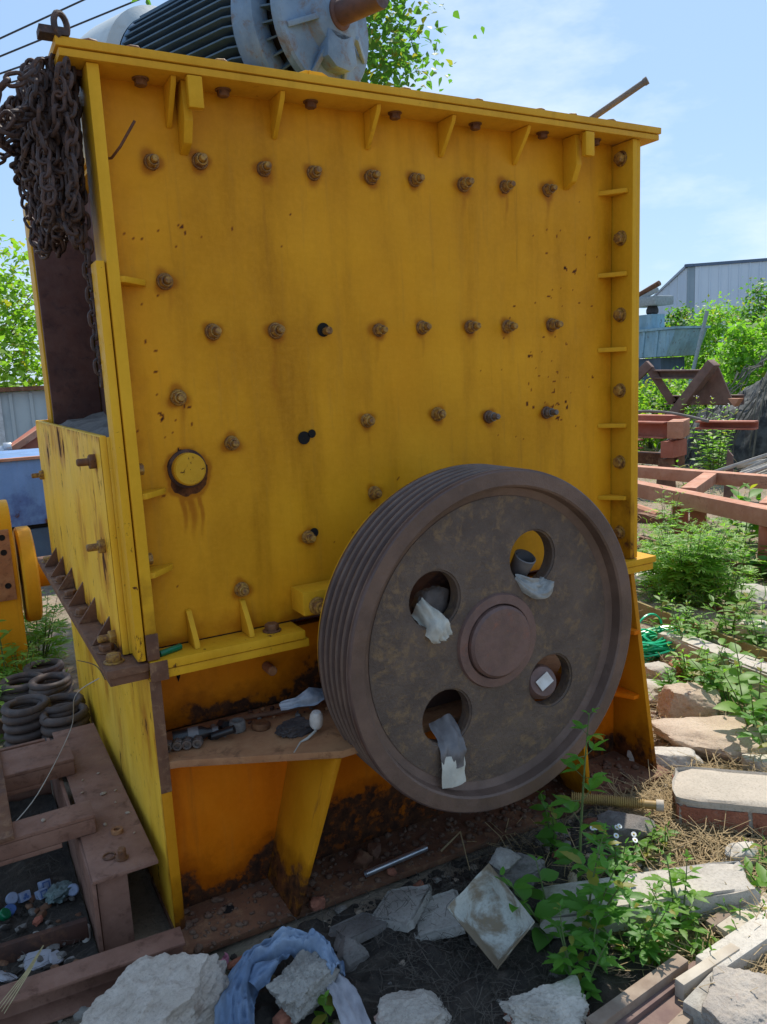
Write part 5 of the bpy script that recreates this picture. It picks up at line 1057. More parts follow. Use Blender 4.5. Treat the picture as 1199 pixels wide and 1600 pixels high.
# dark tarpaulin heap with bleached sticks
g = G(); nx, ny = 90, 130
for j in range(ny+1):
    for i in range(nx+1):
        x = 9.2+3.4*i/nx; y = 2.0+5.4*j/ny
        a = max(0, 1-((x-11.0)/1.6)**2)*max(0, 1-((y-4.6)/2.4)**2)
        z = 1.75*a**0.6*(0.86+0.14*mnoise.noise(Vector((x*1.5, y*1.5, 0))))+0.10*fbm((x*2.4+0.8*y, y*0.8, 0), 2.2, 4)+0.05*math.sin(7*y+2.5*x+2*mnoise.noise(Vector((x, y, 5))))+0.07*abs(mnoise.noise(Vector((x*0.9+y*3.2, y*5.5-x*2, 7))))+0.04*mnoise.noise(Vector((x*9, y*9, 2)))-0.08
        g.v.append((x, y, z))
for j in range(ny):
    for i in range(nx): g.f.append((j*(nx+1)+i, j*(nx+1)+i+1, (j+1)*(nx+1)+i+1, (j+1)*(nx+1)+i)); g.mi.append(0)
tag(cloth('tarp_heap', g, 'tarp'), 'dark grey tarpaulin heap with folds behind the scrap at the right', 'tarpaulin')
rng = random.Random(21)
for i in range(14):
    p0 = Vector((6.6+rng.uniform(-.3, .3), 3.25+rng.uniform(-0.25, .25)-0.03*i, 0.35+rng.uniform(-.1, .15))); p1 = p0+Vector((1.0+rng.uniform(-.3, .4), -1.3+rng.uniform(-.4, .3), 0.45+rng.uniform(-.15, .35)))
    g = G(); g.tube([p0, p0.lerp(p1, .5)+Vector((rng.uniform(-.05, .05), 0, rng.uniform(-.05, .05))), p1], [rng.uniform(0.012, 0.03)]*2+[0.008], 6); tag(obj('dead_branch', g, 'greystick'), 'bleached dead branch leaning in the brush heap at the right', 'branch', 'dead branches in the brush heap')
g = G(); p0 = Vector((7.0, 3.55, 0)); g.prism([p0, p0+Vector((0.06, -.09, 0)), p0+Vector((0.05, -.08, 0.55)), p0+Vector((0.02, -.03, 0.62))], (0.06, 0.04, 0)); tag(obj('wood_stump', g, 'wooddark'), 'dark upright stub between the beam pile and the dead branches', 'stub')
g = G(); g.tube([at(1106, 486, x=12), at(1072, 582, x=11.6)+Vector((0, 0, -0.6))], 0.035, 8); tag(obj('leaning_pole', g, 'greymach'), 'grey pole leaning in front of the green trees', 'pole')
M['vine'] = plain('dry_vine', (0.17, 0.155, 0.125, 1), 0.9, (0.08, 0.085, 0.06, 1), 3)
vt = G(); rv = random.Random(8)
for i in range(95):   # vines and dry stems trailing over the heap
    y = rv.uniform(3.0, 6.6); x = rv.uniform(9.6, 11.0); pts = []
    dx_, dy_ = rv.uniform(-0.9, -0.2), rv.uniform(-0.35, 0.35)
    for k in range(6):
        X, Y_ = x+dx_*k/5, y+dy_*k/5; a = max(0, 1-((X-11.0)/1.6)**2)*max(0, 1-((Y_-4.6)/2.4)**2)
        pts.append((X, Y_, 1.75*a**0.6+0.04+rv.uniform(-0.06, 0.13)))
    vt.tube(pts, rv.uniform(0.005, 0.014), 4)
tag(obj('vine_tangle', vt, 'vine', None, 0, 0), 'dry vines trailing all over the dark tarpaulin heap', 'vines', kind='stuff')
# blue hopper machine far right
hp = thing('blue_hopper', 'pale blue hopper machine with grey top far behind on the right', 'hopper', (16, 12.8, 0))
g = G(); g.prism([(16, 15.5, 1.72), (16, 12.25, 1.74), (16, 11.95, 2.40), (16, 15.8, 2.47)], (1.2, 0, 0)); obj('hopper_body', g, 'bluehop', hp, 0.01)
g = G(); g.box(15.94, 17.25, 11.9, 15.8, 2.41, 2.47); obj('hopper_rim', g, 'bluehop', hp)
for y in (12.55, 13.0): g = G(); g.prism([(15.97, y, 1.74), (15.97, y+.10, 1.74), (15.97, y+.02, 2.40), (15.97, y-.08, 2.40)], (0.028, 0, 0)); obj('stiffener', g, 'bluehop', hp)
g = G(); g.box(16.1, 16.6, 12.83, 13.4, 2.475, 2.85); obj('column', g, 'bluehop', hp); g = G(); g.box(16.0, 16.7, 12.62, 13.6, 3.07, 3.30); obj('gear_box', g, 'greymach', hp, 0.03)
g = G(); g.lathe([(0.13, 0), (0.16, 0.04), (0.16, 0.12), (0.12, 0.21)], (16.3, 12.98, 2.855), (0, 0, 1), 14); obj('neck', g, 'wire', hp); g = G(); g.tube([(16.1, 13.3, 3.36), (16.2, 12.66, 3.62)], 0.07, 10); obj('arm', g, 'rusty', hp)
g = beam_g((16.05, 13.4, 3.2), (16.1, 12.62, 3.45), 0.06, 0.10); obj('arm_plate', g, 'greymach', hp)
g = G(); g.box(16.1, 17.0, 12.5, 15.4, 0, 1.71); obj('base_box', g, 'bluedark', hp)
# warehouse
wh = thing('warehouse', 'big pale blue metal warehouse behind the trees on the right', 'warehouse', (50, 40.1, 0))
A = Vector((50, 40.1, 0)); rd = Vector((0.73, -0.683, 0)); ld = Vector((0.683, 0.73, 0)); HW = 8.55
def wall_part(nm, o, d, a, b, z0, z1, mat, out=0.0, th=0.12):
    nn = Vector((-rd.x, -rd.y, 0)) if d is ld else Vector((-ld.x, -ld.y, 0))
    P = [o+d*a+nn*out, o+d*b+nn*out, o+d*b+nn*out+Vector((0, 0, z1-z0)), o+d*a+nn*out+Vector((0, 0, z1-z0))]; P = [p+Vector((0, 0, z0)) for p in P]
    g = G(); g.prism(P, -nn*th); obj(nm, g, mat, wh)
for d, span, st in ((rd, 36, 7.2), (ld, 30, 6.3)):
    n = int(span/st)
    for i in range(n):
        a = i*st+(0.55 if i == 0 else 0.4); wall_part('wall_panel', A, d, a, (i+1)*st-0.4, -0.2, HW, 'whwall')
        k_ = 9
        for j in range(k_): 
            x = a+(j+0.5)*(((i+1)*st-0.4)-a)/k_; wall_part('wall_rib', A, d, x-0.05, x+0.05, -0.2, HW, 'whwall', 0.05, 0.05)
        wall_part('light_strip', A, d, (i+1)*st-0.39, (i+1)*st+0.39 if i < n-1 else (i+1)*st, -0.2, HW, 'whlight', -0.03)
    wall_part('light_strip', A, d, 0.0, 0.54, -0.2, HW, 'whlight', -0.03); wall_part('roof_edge', A, d, -0.2, span, HW+0.01, HW+0.22, 'whtrim', 0.12, 0.5)
g = G(); P = [A+rd*36, A, A+ld*30, A+rd*36+ld*30]; g.prism([p+Vector((0, 0, HW+0.1)) for p in P], (0, 0, 0.1)); obj('roof', g, 'whtrim', wh)

# ------------------------------------------------------------ left background
ym = thing('yellow_roller_unit', 'yellow machine unit with a round flange and shaft behind the springs on the left', 'machine', (-0.3, 2.6, 0))
YC = Vector((-0.13, 2.6, 0.60))
g = G(); g.lathe([(0.06, -0.02), (0.255, -0.02), (0.268, -0.01), (0.268, 0.05), (0.255, 0.06), (0.06, 0.06)], YC, (1, 0, 0), 48); obj('round_flange', g, 'ysun', ym) if M.setdefault('ysun', paint('sun_yellow_paint', (0.66, 0.31, 0.015, 1), (0.74, 0.38, 0.02, 1), rust=-0.14, chips=0.0, drips=0.4)) else None
g = G(); g.lathe([(0.085, 0.06), (0.085, 0.16), (0.07, 0.17), (0.07, 0.24), (0.001, 0.24)], YC, (1, 0, 0), 24); obj('shaft', g, 'ysun', ym)
g = G(); P = [(-0.17, 2.38, 0.0), (-0.17, 2.38, 0.92)]+[(-0.17, 2.52+0.14*math.cos(a), 0.92+0.12*math.sin(a)) for a in np.linspace(PI, 0, 9)][1:]+[(-0.17, 2.70, 0.0)]; g.prism(P, (-0.5, 0, 0)); obj('housing', g, 'ysun', ym, 0.012)
g = G(); g.box(-0.6, -0.19, 2.365, 2.378, 0.52, 0.90); obj('cover_plate', g, 'rustorange', ym, 0.004)
for x, z in ((-0.225, 0.86), (-0.225, 0.78), (-0.225, 0.60)): g = G(); g.lathe([(0.0005, 0), (0.015, 0), (0.016, 0.0006)], (x, 2.3635, z), (0, -1, 0), 16); obj('bolt_hole', g, 'hole', ym)
bb = thing('blue_bin', 'blue rusty steel bin in two tiers behind the crusher on the left', 'bin', (0.2, 5.0, 0))
g = G(); g.box(-1.2, 1.4, 5.0, 6.4, 0.50, 1.05); obj('upper_tier', g, 'bluebin', bb, 0.01); g = G(); g.box(-1.2, 1.4, 5.04, 6.4, 0.0, 0.46); obj('lower_tier', g, 'bluedark', bb, 0.01)
g = G(); g.box(-1.22, 1.42, 4.975, 5.04, 1.052, 1.075); obj('top_edge', g, 'salmon', bb); g = G(); g.box(-1.15, 1.35, 5.06, 6.3, 0.461, 0.499); obj('seam_gap', g, 'hole', bb)
rh = thing('red_hopper', 'red brown hopper with a sloping rim behind the blue bin', 'hopper', (0.3, 6.8, 0))
g = G(); g.prism([at(-30, 722, y=6.8), at(0, 718, y=6.8), at(78, 662, y=6.8), at(130, 640, y=6.8), at(130, 760, y=6.8), at(-30, 760, y=6.8)], (0, 0.8, 0)); obj('hopper_wall', g, 'redprimer', rh, 0.01)
g = beam_g(at(-30, 722, y=6.75), at(2, 714, y=6.75), 0.08, 0.05); obj('rim_flange', g, 'salmon', rh); g = beam_g(at(2, 714, y=6.75), at(130, 628, y=6.75), 0.10, 0.06); obj('rim_flange', g, 'salmon', rh)
g = beam_g(at(34, 700, y=6.76), at(38, 745, y=6.76), 0.03, 0.10, up=(1, 0, 0)); obj('stiffener', g, 'salmon', rh)
for u, v in ((6, 705), (12, 700)): g = G(); g.lathe([(0.001, -0.04), (0.06, -0.04), (0.06, 0.04), (0.001, 0.04)], at(u, v, y=6.72), (1, 0, 0), 12); obj('clamp', g, 'steel', rh, 0.01)
sh = thing('grey_shed', 'grey sheet metal shed behind the scrap on the left', 'shed', (0.6, 9, 0))
g = G(); g.box(0.05, 2.6, 9.0, 11.0, 0.0, 1.62); obj('shed_body', g, 'shed', sh, 0.01)
for x in (0.06, 0.20, 2.5): g = G(); g.box(x-.045, x+.045, 8.97, 8.998, 0.0, 1.62); obj('corner_strip', g, 'shedframe', sh)
for i in range(9): g = G(); x = 0.36+i*0.24; g.box(x-.02, x+.02, 8.975, 8.998, 0.0, 1.60); obj('wall_rib', g, 'shed', sh)
g = G(); g.box(-0.05, 2.7, 8.9, 11.1, 1.625, 1.68); obj('roof_sheet', g, 'rusty', sh)
# overhead wires
for i, (a, b) in enumerate((((0, 60), (130, 0)), ((0, 88), (215, 0)), ((0, 115), (100, 80)), ((0, 133), (50, 120)))):
    p, q = at(*a, y=14), at(*b, y=14); d = (q-p).normalized(); P = [p-d*12+Vector((0, 0, 0.0)), p, q, q+d*14]; g = G(); g.tube(P, 0.016, 6)
    tag(obj('power_line', g, 'wire'), ['topmost of the four power lines in the sky at the top left', 'second power line from the top in the sky', 'third power line from the top, passing behind the chains', 'lowest of the four power lines, ending behind the chains'][i], 'power line', 'power lines in the sky')
# ------------------------------------------------------------ plants
def leaf_template(prof, fold=0.25, bend=0.35, n=5):
    """unit leaf along +X: two strips beside a midrib, curved down to the tip"""
    V = []; F = []
    for i in range(n+1):
        t = i/n; x = t-0.12*bend*t*t; z = -bend*0.5*t*t; w = np.interp(t, prof[0], prof[1])
        V += [(x, -w, z+fold*w), (x, 0, z), (x, w, z+fold*w)]
    for i in range(n):
        a = i*3; F += [(a, a+3, a+4, a+1), (a+1, a+4, a+5, a+2)]
    return np.array(V), np.array(F)
LANCE = leaf_template(([0, .08, .3, .55, .8, 1], [.02, .06, .17, .18, .09, .0]))
OVATE = leaf_template(([0, .06, .25, .5, .8, 1], [.02, .12, .30, .29, .14, .0]), 0.2, 0.45)
NARROW = leaf_template(([0, .1, .4, .7, 1], [.02, .08, .125, .10, .0]), 0.2, 0.5, 4)
def toothed():
    V, F = leaf_template(([0, .06, .18, .22, .36, .40, .54, .58, .72, .76, 1], [.02, .07, .20, .15, .23, .17, .21, .14, .15, .09, .0]), 0.22, 0.4, 10); return V, F
TOOTH = toothed()
CLUMP2 = (np.array([(0, -.0, 0), (.5, -.30, .06), (1, 0, -.10), (.5, .30, .06)]), np.array([(0, 1, 2, 3)]))
def leaf_mats(N_, rng, up=0.3, tilt=0.6):
    """random leaf frames"""
    az = rng.uniform(0, 2*PI, N_); el = rng.normal(up, tilt, N_); ro = rng.normal(0, 0.5, N_)
    x = np.stack([np.cos(az)*np.cos(el), np.sin(az)*np.cos(el), np.sin(el)], 1)
    s = np.stack([-np.sin(az), np.cos(az), np.zeros(N_)], 1); z = np.cross(x, s)
    c, q = np.cos(ro)[:, None], np.sin(ro)[:, None]
    return np.stack([x, s*c+z*q, z*c-s*q], 2)
def merge_leaves(tpl, Ms, locs, sizes):
    V, F = tpl; n = len(V); W_ = np.einsum('kij,nj->kni', Ms, V)*sizes[:, None, None]+locs[:, None, :]
    return W_.reshape(-1, 3), (F[None]+(np.arange(len(locs))*n)[:, None, None]).reshape(-1, F.shape[1])
def frame_from(xd, roll=0.0):
    xd = Vector(xd).normalized(); s = Vector((0, 0, 1)).cross(xd)
    if s.length < 1e-3: s = Vector((0, 1, 0))
    s.normalize(); z = xd.cross(s); m_ = Matrix((xd, s, z)).transposed()
    return m_ @ Matrix.Rotation(roll, 3, 'X')
LEAFMESH = {}
def leafmesh(key, tpl, mat):
    if (key, mat) not in LEAFMESH:
        me = npmesh('leaf', tpl[0], tpl[1], mat); me.polygons.foreach_set('use_smooth', [True]*len(me.polygons)); LEAFMESH[(key, mat)] = me
    return LEAFMESH[(key, mat)]
def weed(name, label, loc, h, nst, leaf, tpl, mat, seed, single=False, spread=0.35, gap=None, lean=(0, 0), comp=0, cat='weed', group=None, top=1.0, bare=0.12, flowers=0):
    """upright herb: curved stems, opposite leaves; comp=2 gives three leaflets, comp>2 a feather of many"""
    rng = random.Random(seed); loc = Vector(loc); t = thing(name, label, cat, loc, group); gs = G(); L = []; gf = G()
    for s in range(nst):
        a = rng.uniform(0, 2*PI); hh = h*rng.uniform(0.65, 1.0); sp = spread*rng.uniform(0.3, 1)*(0 if nst == 1 else 1)
        b = loc+Vector((math.cos(a), math.sin(a), 0))*(h*0.06*(nst > 1)); tip = b+Vector((math.cos(a)*sp*hh+lean[0]*hh, math.sin(a)*sp*hh+lean[1]*hh, hh))
        mid = b.lerp(tip, .5)+Vector((rng.uniform(-.04, .04)*h, rng.uniform(-.04, .04)*h, 0.06*h)); pts = [b*(1-q)**2+mid*2*q*(1-q)+tip*q*q for q in np.linspace(0, 1, 8)]
        r0 = 0.0035+0.004*h; gs.tube([p-Vector((0, 0, 0.01*(i == 0))) for i, p in enumerate(pts)], [r0*(1-0.75*i/7) for i in range(8)], 5)
        gp = gap or leaf*0.55; n = max(3, int(hh*(1-bare)/gp)); ph = rng.uniform(0, PI)
        for k in range(n+1):
            q = bare+(1-bare)*k/n; p = b*(1-q)**2+mid*2*q*(1-q)+tip*q*q; sz = leaf*(0.55+0.6*math.sin(PI*min(1, 0.25+0.75*q)))*rng.uniform(0.8, 1.15)
            if q > 0.93: sz *= 0.7*top
            for sd in (0, 1):
                az = ph+k*PI/2+sd*PI+rng.uniform(-.35, .35); el = rng.uniform(0.05, 0.55) if q < .9 else rng.uniform(.5, 1.0)
                d = Vector((math.cos(az)*math.cos(el), math.sin(az)*math.cos(el), math.sin(el)))
                if comp == 0: L.append((p, frame_from(d, rng.uniform(-.4, .4)), sz))
                elif comp == 2:
                    pe = p+d*sz*0.45; gs.tube([p, pe], 0.0012, 4)
                    L.append((pe, frame_from(d, rng.uniform(-.3, .3)), sz*0.85))
                    sdv = Vector((-d.y, d.x, 0)).normalized()
                    for e in (-1, 1): L.append((pe-d*0.05*sz, frame_from(d*0.5+sdv*e*0.85+Vector((0, 0, rng.uniform(-.1, .2))), rng.uniform(-.3, .3)), sz*0.62))
                else:
                    sdv = Vector((-d.y, d.x, 0)).normalized()
                    for j in range(comp):
                        f = 0.25+0.75*j/comp; pj = p+d*sz*f+Vector((0, 0, -0.25*sz*f*f)); e = 1 if j % 2 else -1
                        L.append((pj, frame_from(d*0.7+sdv*e*(0.8 if j < comp-1 else 0)+Vector((0, 0, rng.uniform(-.2, .3))), rng.uniform(-.6, .6)), sz*(0.55-0.25*f)))
        if flowers and s < flowers:
            for j in range(rng.randint(1, 3)):
                o = tip+Vector((rng.uniform(-.03, .03), rng.uniform(-.03, .03), rng.uniform(0.01, 0.04))); gs.tube([tip-Vector((0, 0, .02)), o], 0.001, 4)
                fd = Vector((rng.uniform(-.4, .2), -0.6, 1)).normalized(); gf.lathe([(0.0085, 0), (0.008, 0.002), (0.003, 0.0015)], o, fd, 12, 0); gf.lathe([(0.0032, 0.0015), (0.002, 0.0035), (0.0005, 0.004)], o, fd, 8, 1)
    obj('stem', gs, 'stem', t, 0, 60)
    if single:
        me = leafmesh(id(tpl), tpl, mat)
        for p, m3, sz in L:
            o = bpy.data.objects.new('leaf', me); o.matrix_local = Matrix.LocRotScale(p-loc, m3.to_quaternion(), (sz, sz, sz)); link(o, t)
    else:
        V, F = merge_leaves(tpl, np.array([np.array(m3) for _, m3, _ in L]), np.array([tuple(p-loc) for p, _, _ in L]), np.array([s for _, _, s in L]))
        o = bpy.data.objects.new('foliage', npmesh('foliage', V, F, mat)); o.data.polygons.foreach_set('use_smooth', [True]*len(o.data.polygons)); link(o, t)
    if gf.v: obj('flowers', gf, ['petal', 'yflower'], t, 0, 60)
    return t
M['yflower'] = plain('yellow_flower_centre', (0.6, 0.42, 0.03, 1), 0.7)
gz = lambda u, v: Vector(at(u, v, z=0.0))
# in the shade beside the pulley
weed('weed', 'tall green weed climbing up beside the lower right of the pulley', gz(905, 1395), 0.60, 1, 0.085, TOOTH, 'leafA', 1, True, comp=2, lean=(0.10, 0.02), gap=0.07)
weed('weed', 'lush green weed in the shade, in front of the concrete post left end', gz(905, 1480), 0.34, 3, 0.075, TOOTH, 'leafA', 2, True, comp=2, spread=0.5)
weed('weed', 'broad leaved dark weed in the shade, left of the concrete post', gz(868, 1462), 0.22, 2, 0.085, OVATE, 'leafA', 3, True, spread=0.7)
weed('weed', 'bushy low weed in the shade at the bottom, right of the white tray', gz(905, 1555), 0.20, 4, 0.06, TOOTH, 'leafA', 4, True, comp=2, spread=0.9, gap=0.05)
weed('weed', 'small weed in deep shade under the pulley', gz(868, 1330), 0.25, 2, 0.055, OVATE, 'leafA', 5, True, spread=0.5)
weed('weed', 'green weed in half shade just under the edge of the concrete post', gz(985, 1500), 0.20, 3, 0.055, TOOTH, 'leafA', 6, True, comp=2, spread=0.7)
weed('daisy_weed', 'low weed with small white daisy flowers beside the dark boulder', gz(965, 1375), 0.20, 5, 0.05, LANCE, 'leafA', 7, True, spread=0.55, flowers=5)
weed('weed', 'sunlit weed with pointed leaves in front of the middle of the concrete post', gz(1062, 1470), 0.23, 3, 0.062, TOOTH, 'leafC', 8, True, comp=2, spread=0.5)
weed('weed', 'sunlit low weed at the right of the shade edge below the concrete post', gz(1025, 1495), 0.13, 3, 0.05, TOOTH, 'leafC', 9, True, comp=2, spread=0.9)
weed('weed', 'small sunlit seedling beside the pale rail of the window frame', gz(1145, 1512), 0.07, 2, 0.035, LANCE, 'leafC', 10, True, spread=0.9)
weed('weed', 'bright green seedling standing on the white cloth end in the foreground', gz(512, 1605), 0.10, 1, 0.055, OVATE, 'leafC', 11, True, gap=0.05)
weed('weed', 'green leaf tuft at the right edge above the concrete post', gz(1196, 1395), 0.12, 2, 0.08, LANCE, 'leafC', 12, True, spread=0.9)
# sunlit weeds at the right of the crusher
weed('bushy_weed', 'large feathery green weed bush in the sun right of the crusher', gz(1070, 948), 0.60, 36, 0.15, NARROW, 'leafB', 20, spread=0.55, comp=9, gap=0.055)
weed('bushy_weed', 'feathery weed touching the right flange of the crusher', gz(1030, 925), 0.45, 12, 0.14, NARROW, 'leafB', 21, spread=0.5, comp=9, gap=0.06)
weed('bushy_weed', 'greyish feathery weed at the right of the big weed bush', gz(1130, 958), 0.45, 10, 0.13, NARROW, 'leafB', 22, spread=0.5, comp=9, gap=0.06)
weed('bushy_weed', 'feathery weed below the legs of the salmon frame', gz(1090, 880), 0.34, 16, 0.14, NARROW, 'leafB', 23, spread=0.5, comp=8, gap=0.07)
weed('bushy_weed', 'tall feathery weed rising left of the salmon frame legs', gz(1042, 868), 0.55, 5, 0.14, NARROW, 'leafB', 24, spread=0.25, comp=8, gap=0.07)
weed('bushy_weed', 'thin pale weed between the salmon frame legs and the right edge', gz(1150, 880), 0.36, 9, 0.11, LANCE, 'leafB', 25, spread=0.6)
weed('bushy_weed', 'star shaped leafy plant under the salmon frame at the right', gz(1165, 850), 0.55, 3, 0.30, LANCE, 'leafC', 26, spread=0.5, gap=0.09)
weed('weed', 'yellow green weed growing from the soil in the rusty channel, rightmost', gz(1140, 1002), 0.34, 6, 0.09, LANCE, 'leafC', 27, spread=0.4)
weed('weed', 'yellow green weed growing from the soil in the rusty channel, next to the crusher', gz(1040, 975), 0.26, 3, 0.08, LANCE, 'leafC', 28, spread=0.4)
weed('weed', 'yellow green weed standing before the left end of the white beam', gz(1075, 1030), 0.34, 6, 0.085, LANCE, 'leafC', 29, spread=0.5)
weed('weed', 'weed with small leaves below the left end of the white beam', gz(1075, 1062), 0.22, 7, 0.065, LANCE, 'leafB', 30, spread=0.8)
weed('weed', 'weed growing in the middle in front of the white beam', gz(1105, 1075), 0.25, 6, 0.075, OVATE, 'leafC', 31, True, spread=0.9)
weed('broad_weed', 'broad leaved bright weed at the right edge below the white beam', gz(1180, 1150), 0.40, 8, 0.095, OVATE, 'leafC', 32, True, spread=0.7, gap=0.08)
weed('broad_weed', 'broad leaved weed left of the bright one, under the white beam', gz(1145, 1105), 0.28, 6, 0.085, OVATE, 'leafC', 33, True, spread=0.8, gap=0.075)
weed('broad_weed', 'dark broad weed at the right edge beside the tan slab', gz(1205, 1185), 0.30, 5, 0.09, TOOTH, 'leafA', 34, True, spread=0.7, gap=0.08, comp=2)
weed('weed', 'weed at the right edge above the white beam', gz(1190, 1030), 0.34, 8, 0.085, LANCE, 'leafC', 35, spread=0.7)
weed('flowering_weed', 'pale flowering weed behind the beam pile', (8.4, 4.75, 0.0), 1.15, 12, 0.12, LANCE, 'leafB', 36, spread=0.35, flowers=12)
weed('weed', 'small weed growing before the dark gap under the beam pile', (6.7, 3.75, 0.0), 0.6, 5, 0.12, OVATE, 'leafC', 37, spread=0.35)
weed('weed', 'dark leafy weed at the right edge behind the pale grey stone', gz(1190, 905), 0.3, 10, 0.11, OVATE, 'leafA', 38, spread=0.8)
rw = random.Random(44)
for i in range(22):
    u, v = rw.uniform(1030, 1210), rw.uniform(900, 1110)
    weed('small_weed', 'small scruffy weed growing between stones and beams in the sun at the right', gz(u, v), rw.uniform(0.10, 0.26), rw.randint(3, 6), rw.uniform(0.04, 0.075), rw.choice([LANCE, OVATE, TOOTH, NARROW]), rw.choice(['leafB', 'leafC', 'leafA']), 700+i, spread=rw.uniform(0.4, 0.9), group='small scruffy weeds at the right', comp=rw.choice([0, 0, 2]))
for i, (u, v) in enumerate(((1160, 1470), (1100, 1500), (1190, 1360), (1040, 1330), (1010, 1345), (1175, 1440))):
    weed('small_weed', 'little weed sprouting from the dry rubble near the concrete post', gz(u, v), 0.10, 4, 0.04, [LANCE, TOOTH][i % 2], 'leafC', 760+i, spread=0.8, group='little weeds near the post')
# left side
weed('bushy_weed', 'bright feathery weed beside the yellow round flange on the left', (-0.10, 2.75, 0.0), 0.42, 12, 0.14, NARROW, 'leafB', 40, spread=0.55, comp=8, gap=0.055)
weed('bushy_weed', 'feathery weed in front of the yellow housing on the left', (-0.24, 2.25, 0.0), 0.36, 9, 0.12, NARROW, 'leafB', 41, spread=0.6, comp=8, gap=0.055)
weed('weed', 'tall thin weed in front of the yellow housing at the left edge', (-0.30, 2.20, 0.0), 0.72, 2, 0.09, LANCE, 'leafB', 42, spread=0.15)
weed('weed', 'weed at the left picture edge beside the coil springs', (-0.44, 1.95, 0.0), 0.35, 8, 0.09, LANCE, 'leafB', 43, spread=0.6)
weed('weed', 'low weed between the springs and the yellow base wall', (-0.12, 2.15, 0.0), 0.16, 6, 0.08, LANCE, 'leafB', 44, spread=0.8)
# ------------------------------------------------------------ trees
def tree(name, label, base, h, cz, rad, ncl, per, leaf, mat, seed, cl=0.28, cat='tree', group=None, tpl=CLUMP2, trunk=0.07, limbs=7, flat=1.0):
    rng = np.random.default_rng(seed); rr = random.Random(seed); base = Vector(base); t = thing(name, label, cat, base, group)
    c = np.array((0, 0, cz)); rad = np.array(rad); d = rng.normal(size=(ncl, 3)); d /= np.linalg.norm(d, axis=1)[:, None]
    k = rng.uniform(0.35, 1.0, ncl)**0.5*(1+0.18*np.array([mnoise.noise(Vector(tuple(q*1.7+seed))) for q in d]))
    C = c+d*rad*k[:, None]
    P = (C[:, None, :]+rng.normal(size=(ncl, per, 3))*np.array((cl, cl, cl*0.75))*rad.mean()*rng.uniform(0.5, 1.2, ncl)[:, None, None]).reshape(-1, 3)
    P = P[P[:, 2] > 0.03]
    V, F = merge_leaves(tpl, leaf_mats(len(P), rng, -0.15, 0.55), P, leaf*rng.uniform(0.6, 1.25, len(P)))
    o = bpy.data.objects.new('crown', npmesh('crown', V, F, mat)); link(o, t)
    g = G(); top = Vector((0, 0, cz+rad[2]*0.4)); g.tube([(0, 0, -0.1), (0.04*h, 0.02*h, cz*0.5), top], [trunk, trunk*0.7, trunk*0.2], 8)
    for i in range(limbs):
        q = Vector(tuple(C[rr.randrange(ncl)])); s = Vector((0, 0, 0)).lerp(top, rr.uniform(0.35, 0.9)); g.tube([s, s.lerp(q, .5)+Vector((0, 0, -.05*h)), q], [trunk*0.45, trunk*0.3, trunk*0.08], 6)
    g.v = [tuple(Vector(p)+base) for p in g.v]; obj('trunk', g, 'bark', t, 0, 60)
    return t
HEART = leaf_template(([0, .1, .3, .6, 1], [.10, .33, .40, .24, .0]), 0.15, 0.3, 4)
tree('poplar_tree', 'poplar tree with heart shaped leaves rising behind the motor', (2.72, 4.4, 0), 6, 4.75, (0.95, 1.0, 1.35), 150, 62, 0.072, 'leafT2', 3, cl=0.20, tpl=HEART, trunk=0.09, limbs=12)
tree('broadleaf_tree', 'tall bright green tree behind the grey shed on the left', (0.2, 14.5, 0), 5, 2.9, (1.55, 1.4, 1.75), 120, 60, 0.15, 'leafT3', 5, cl=0.16)
tree('broadleaf_tree', 'bright green tree at the left edge, nearer than the tall one', (-0.9, 12.5, 0), 4, 2.2, (1.3, 1.2, 1.5), 90, 50, 0.14, 'leafT3', 6, cl=0.17)
TR = [('dark_tree', 'small dark green round tree beside the blue hopper', (23, 17.5, 0), (0.9, 1.0, 0.85), 2.6, 'leafT2', 0.16, 60), ('broadleaf_tree', 'tall bright green tree in front of the warehouse, highest in the middle', (20, 13.55, 0), (1.25, 1.3, 1.6), 1.72, 'leafT', 0.12, 150),
      ('broadleaf_tree', 'leafy green tree at the right edge in front of the warehouse', (19, 11.0, 0), (1.15, 1.3, 1.5), 2.05, 'leafT2', 0.12, 150), ('broadleaf_tree', 'yellow green bush between the tall tree and the right edge', (15.5, 9.1, 0), (1.3, 1.3, 1.0), 1.2, 'leafT', 0.10, 130),
      ('bamboo_bush', 'pale yellow green bush behind the blue hopper', (20, 15.2, 0), (1.1, 1.1, 0.95), 1.15, 'leafT3', 0.11, 110), ('broadleaf_tree', 'dense green bush overhanging the tarpaulin heap at the right edge', (13.0, 7.0, 0), (0.95, 1.1, 1.0), 1.55, 'leafT', 0.12, 90),
      ('shrub', 'low yellow green shrub behind the brace frame', (11.2, 8.4, 0), (1.1, 1.0, 0.62), 0.62, 'leafT3', 0.11, 80), ('shrub', 'low green shrub between crusher and brace frame', (10.0, 8.2, 0), (0.7, 0.8, 0.55), 0.6, 'leafT3', 0.10, 60),
      ('shrub', 'dark shrub at the foot of the leaning pole', (12.5, 8.6, 0), (0.7, 0.8, 0.6), 0.75, 'leafT2', 0.10, 50), ('shrub', 'green creeper growing over the tarpaulin heap', (9.7, 3.9, 0), (0.5, 0.6, 0.35), 0.70, 'leafT2', 0.09, 40)]
for i, (nm, lb, b, rad, cz, mt, lf, ncl) in enumerate(TR): tree(nm, lb, b, cz+rad[2], cz, rad, ncl, 60, lf, mt, 50+i, cl=0.17, cat='tree' if 'tree' in nm else 'bush', trunk=0.05)
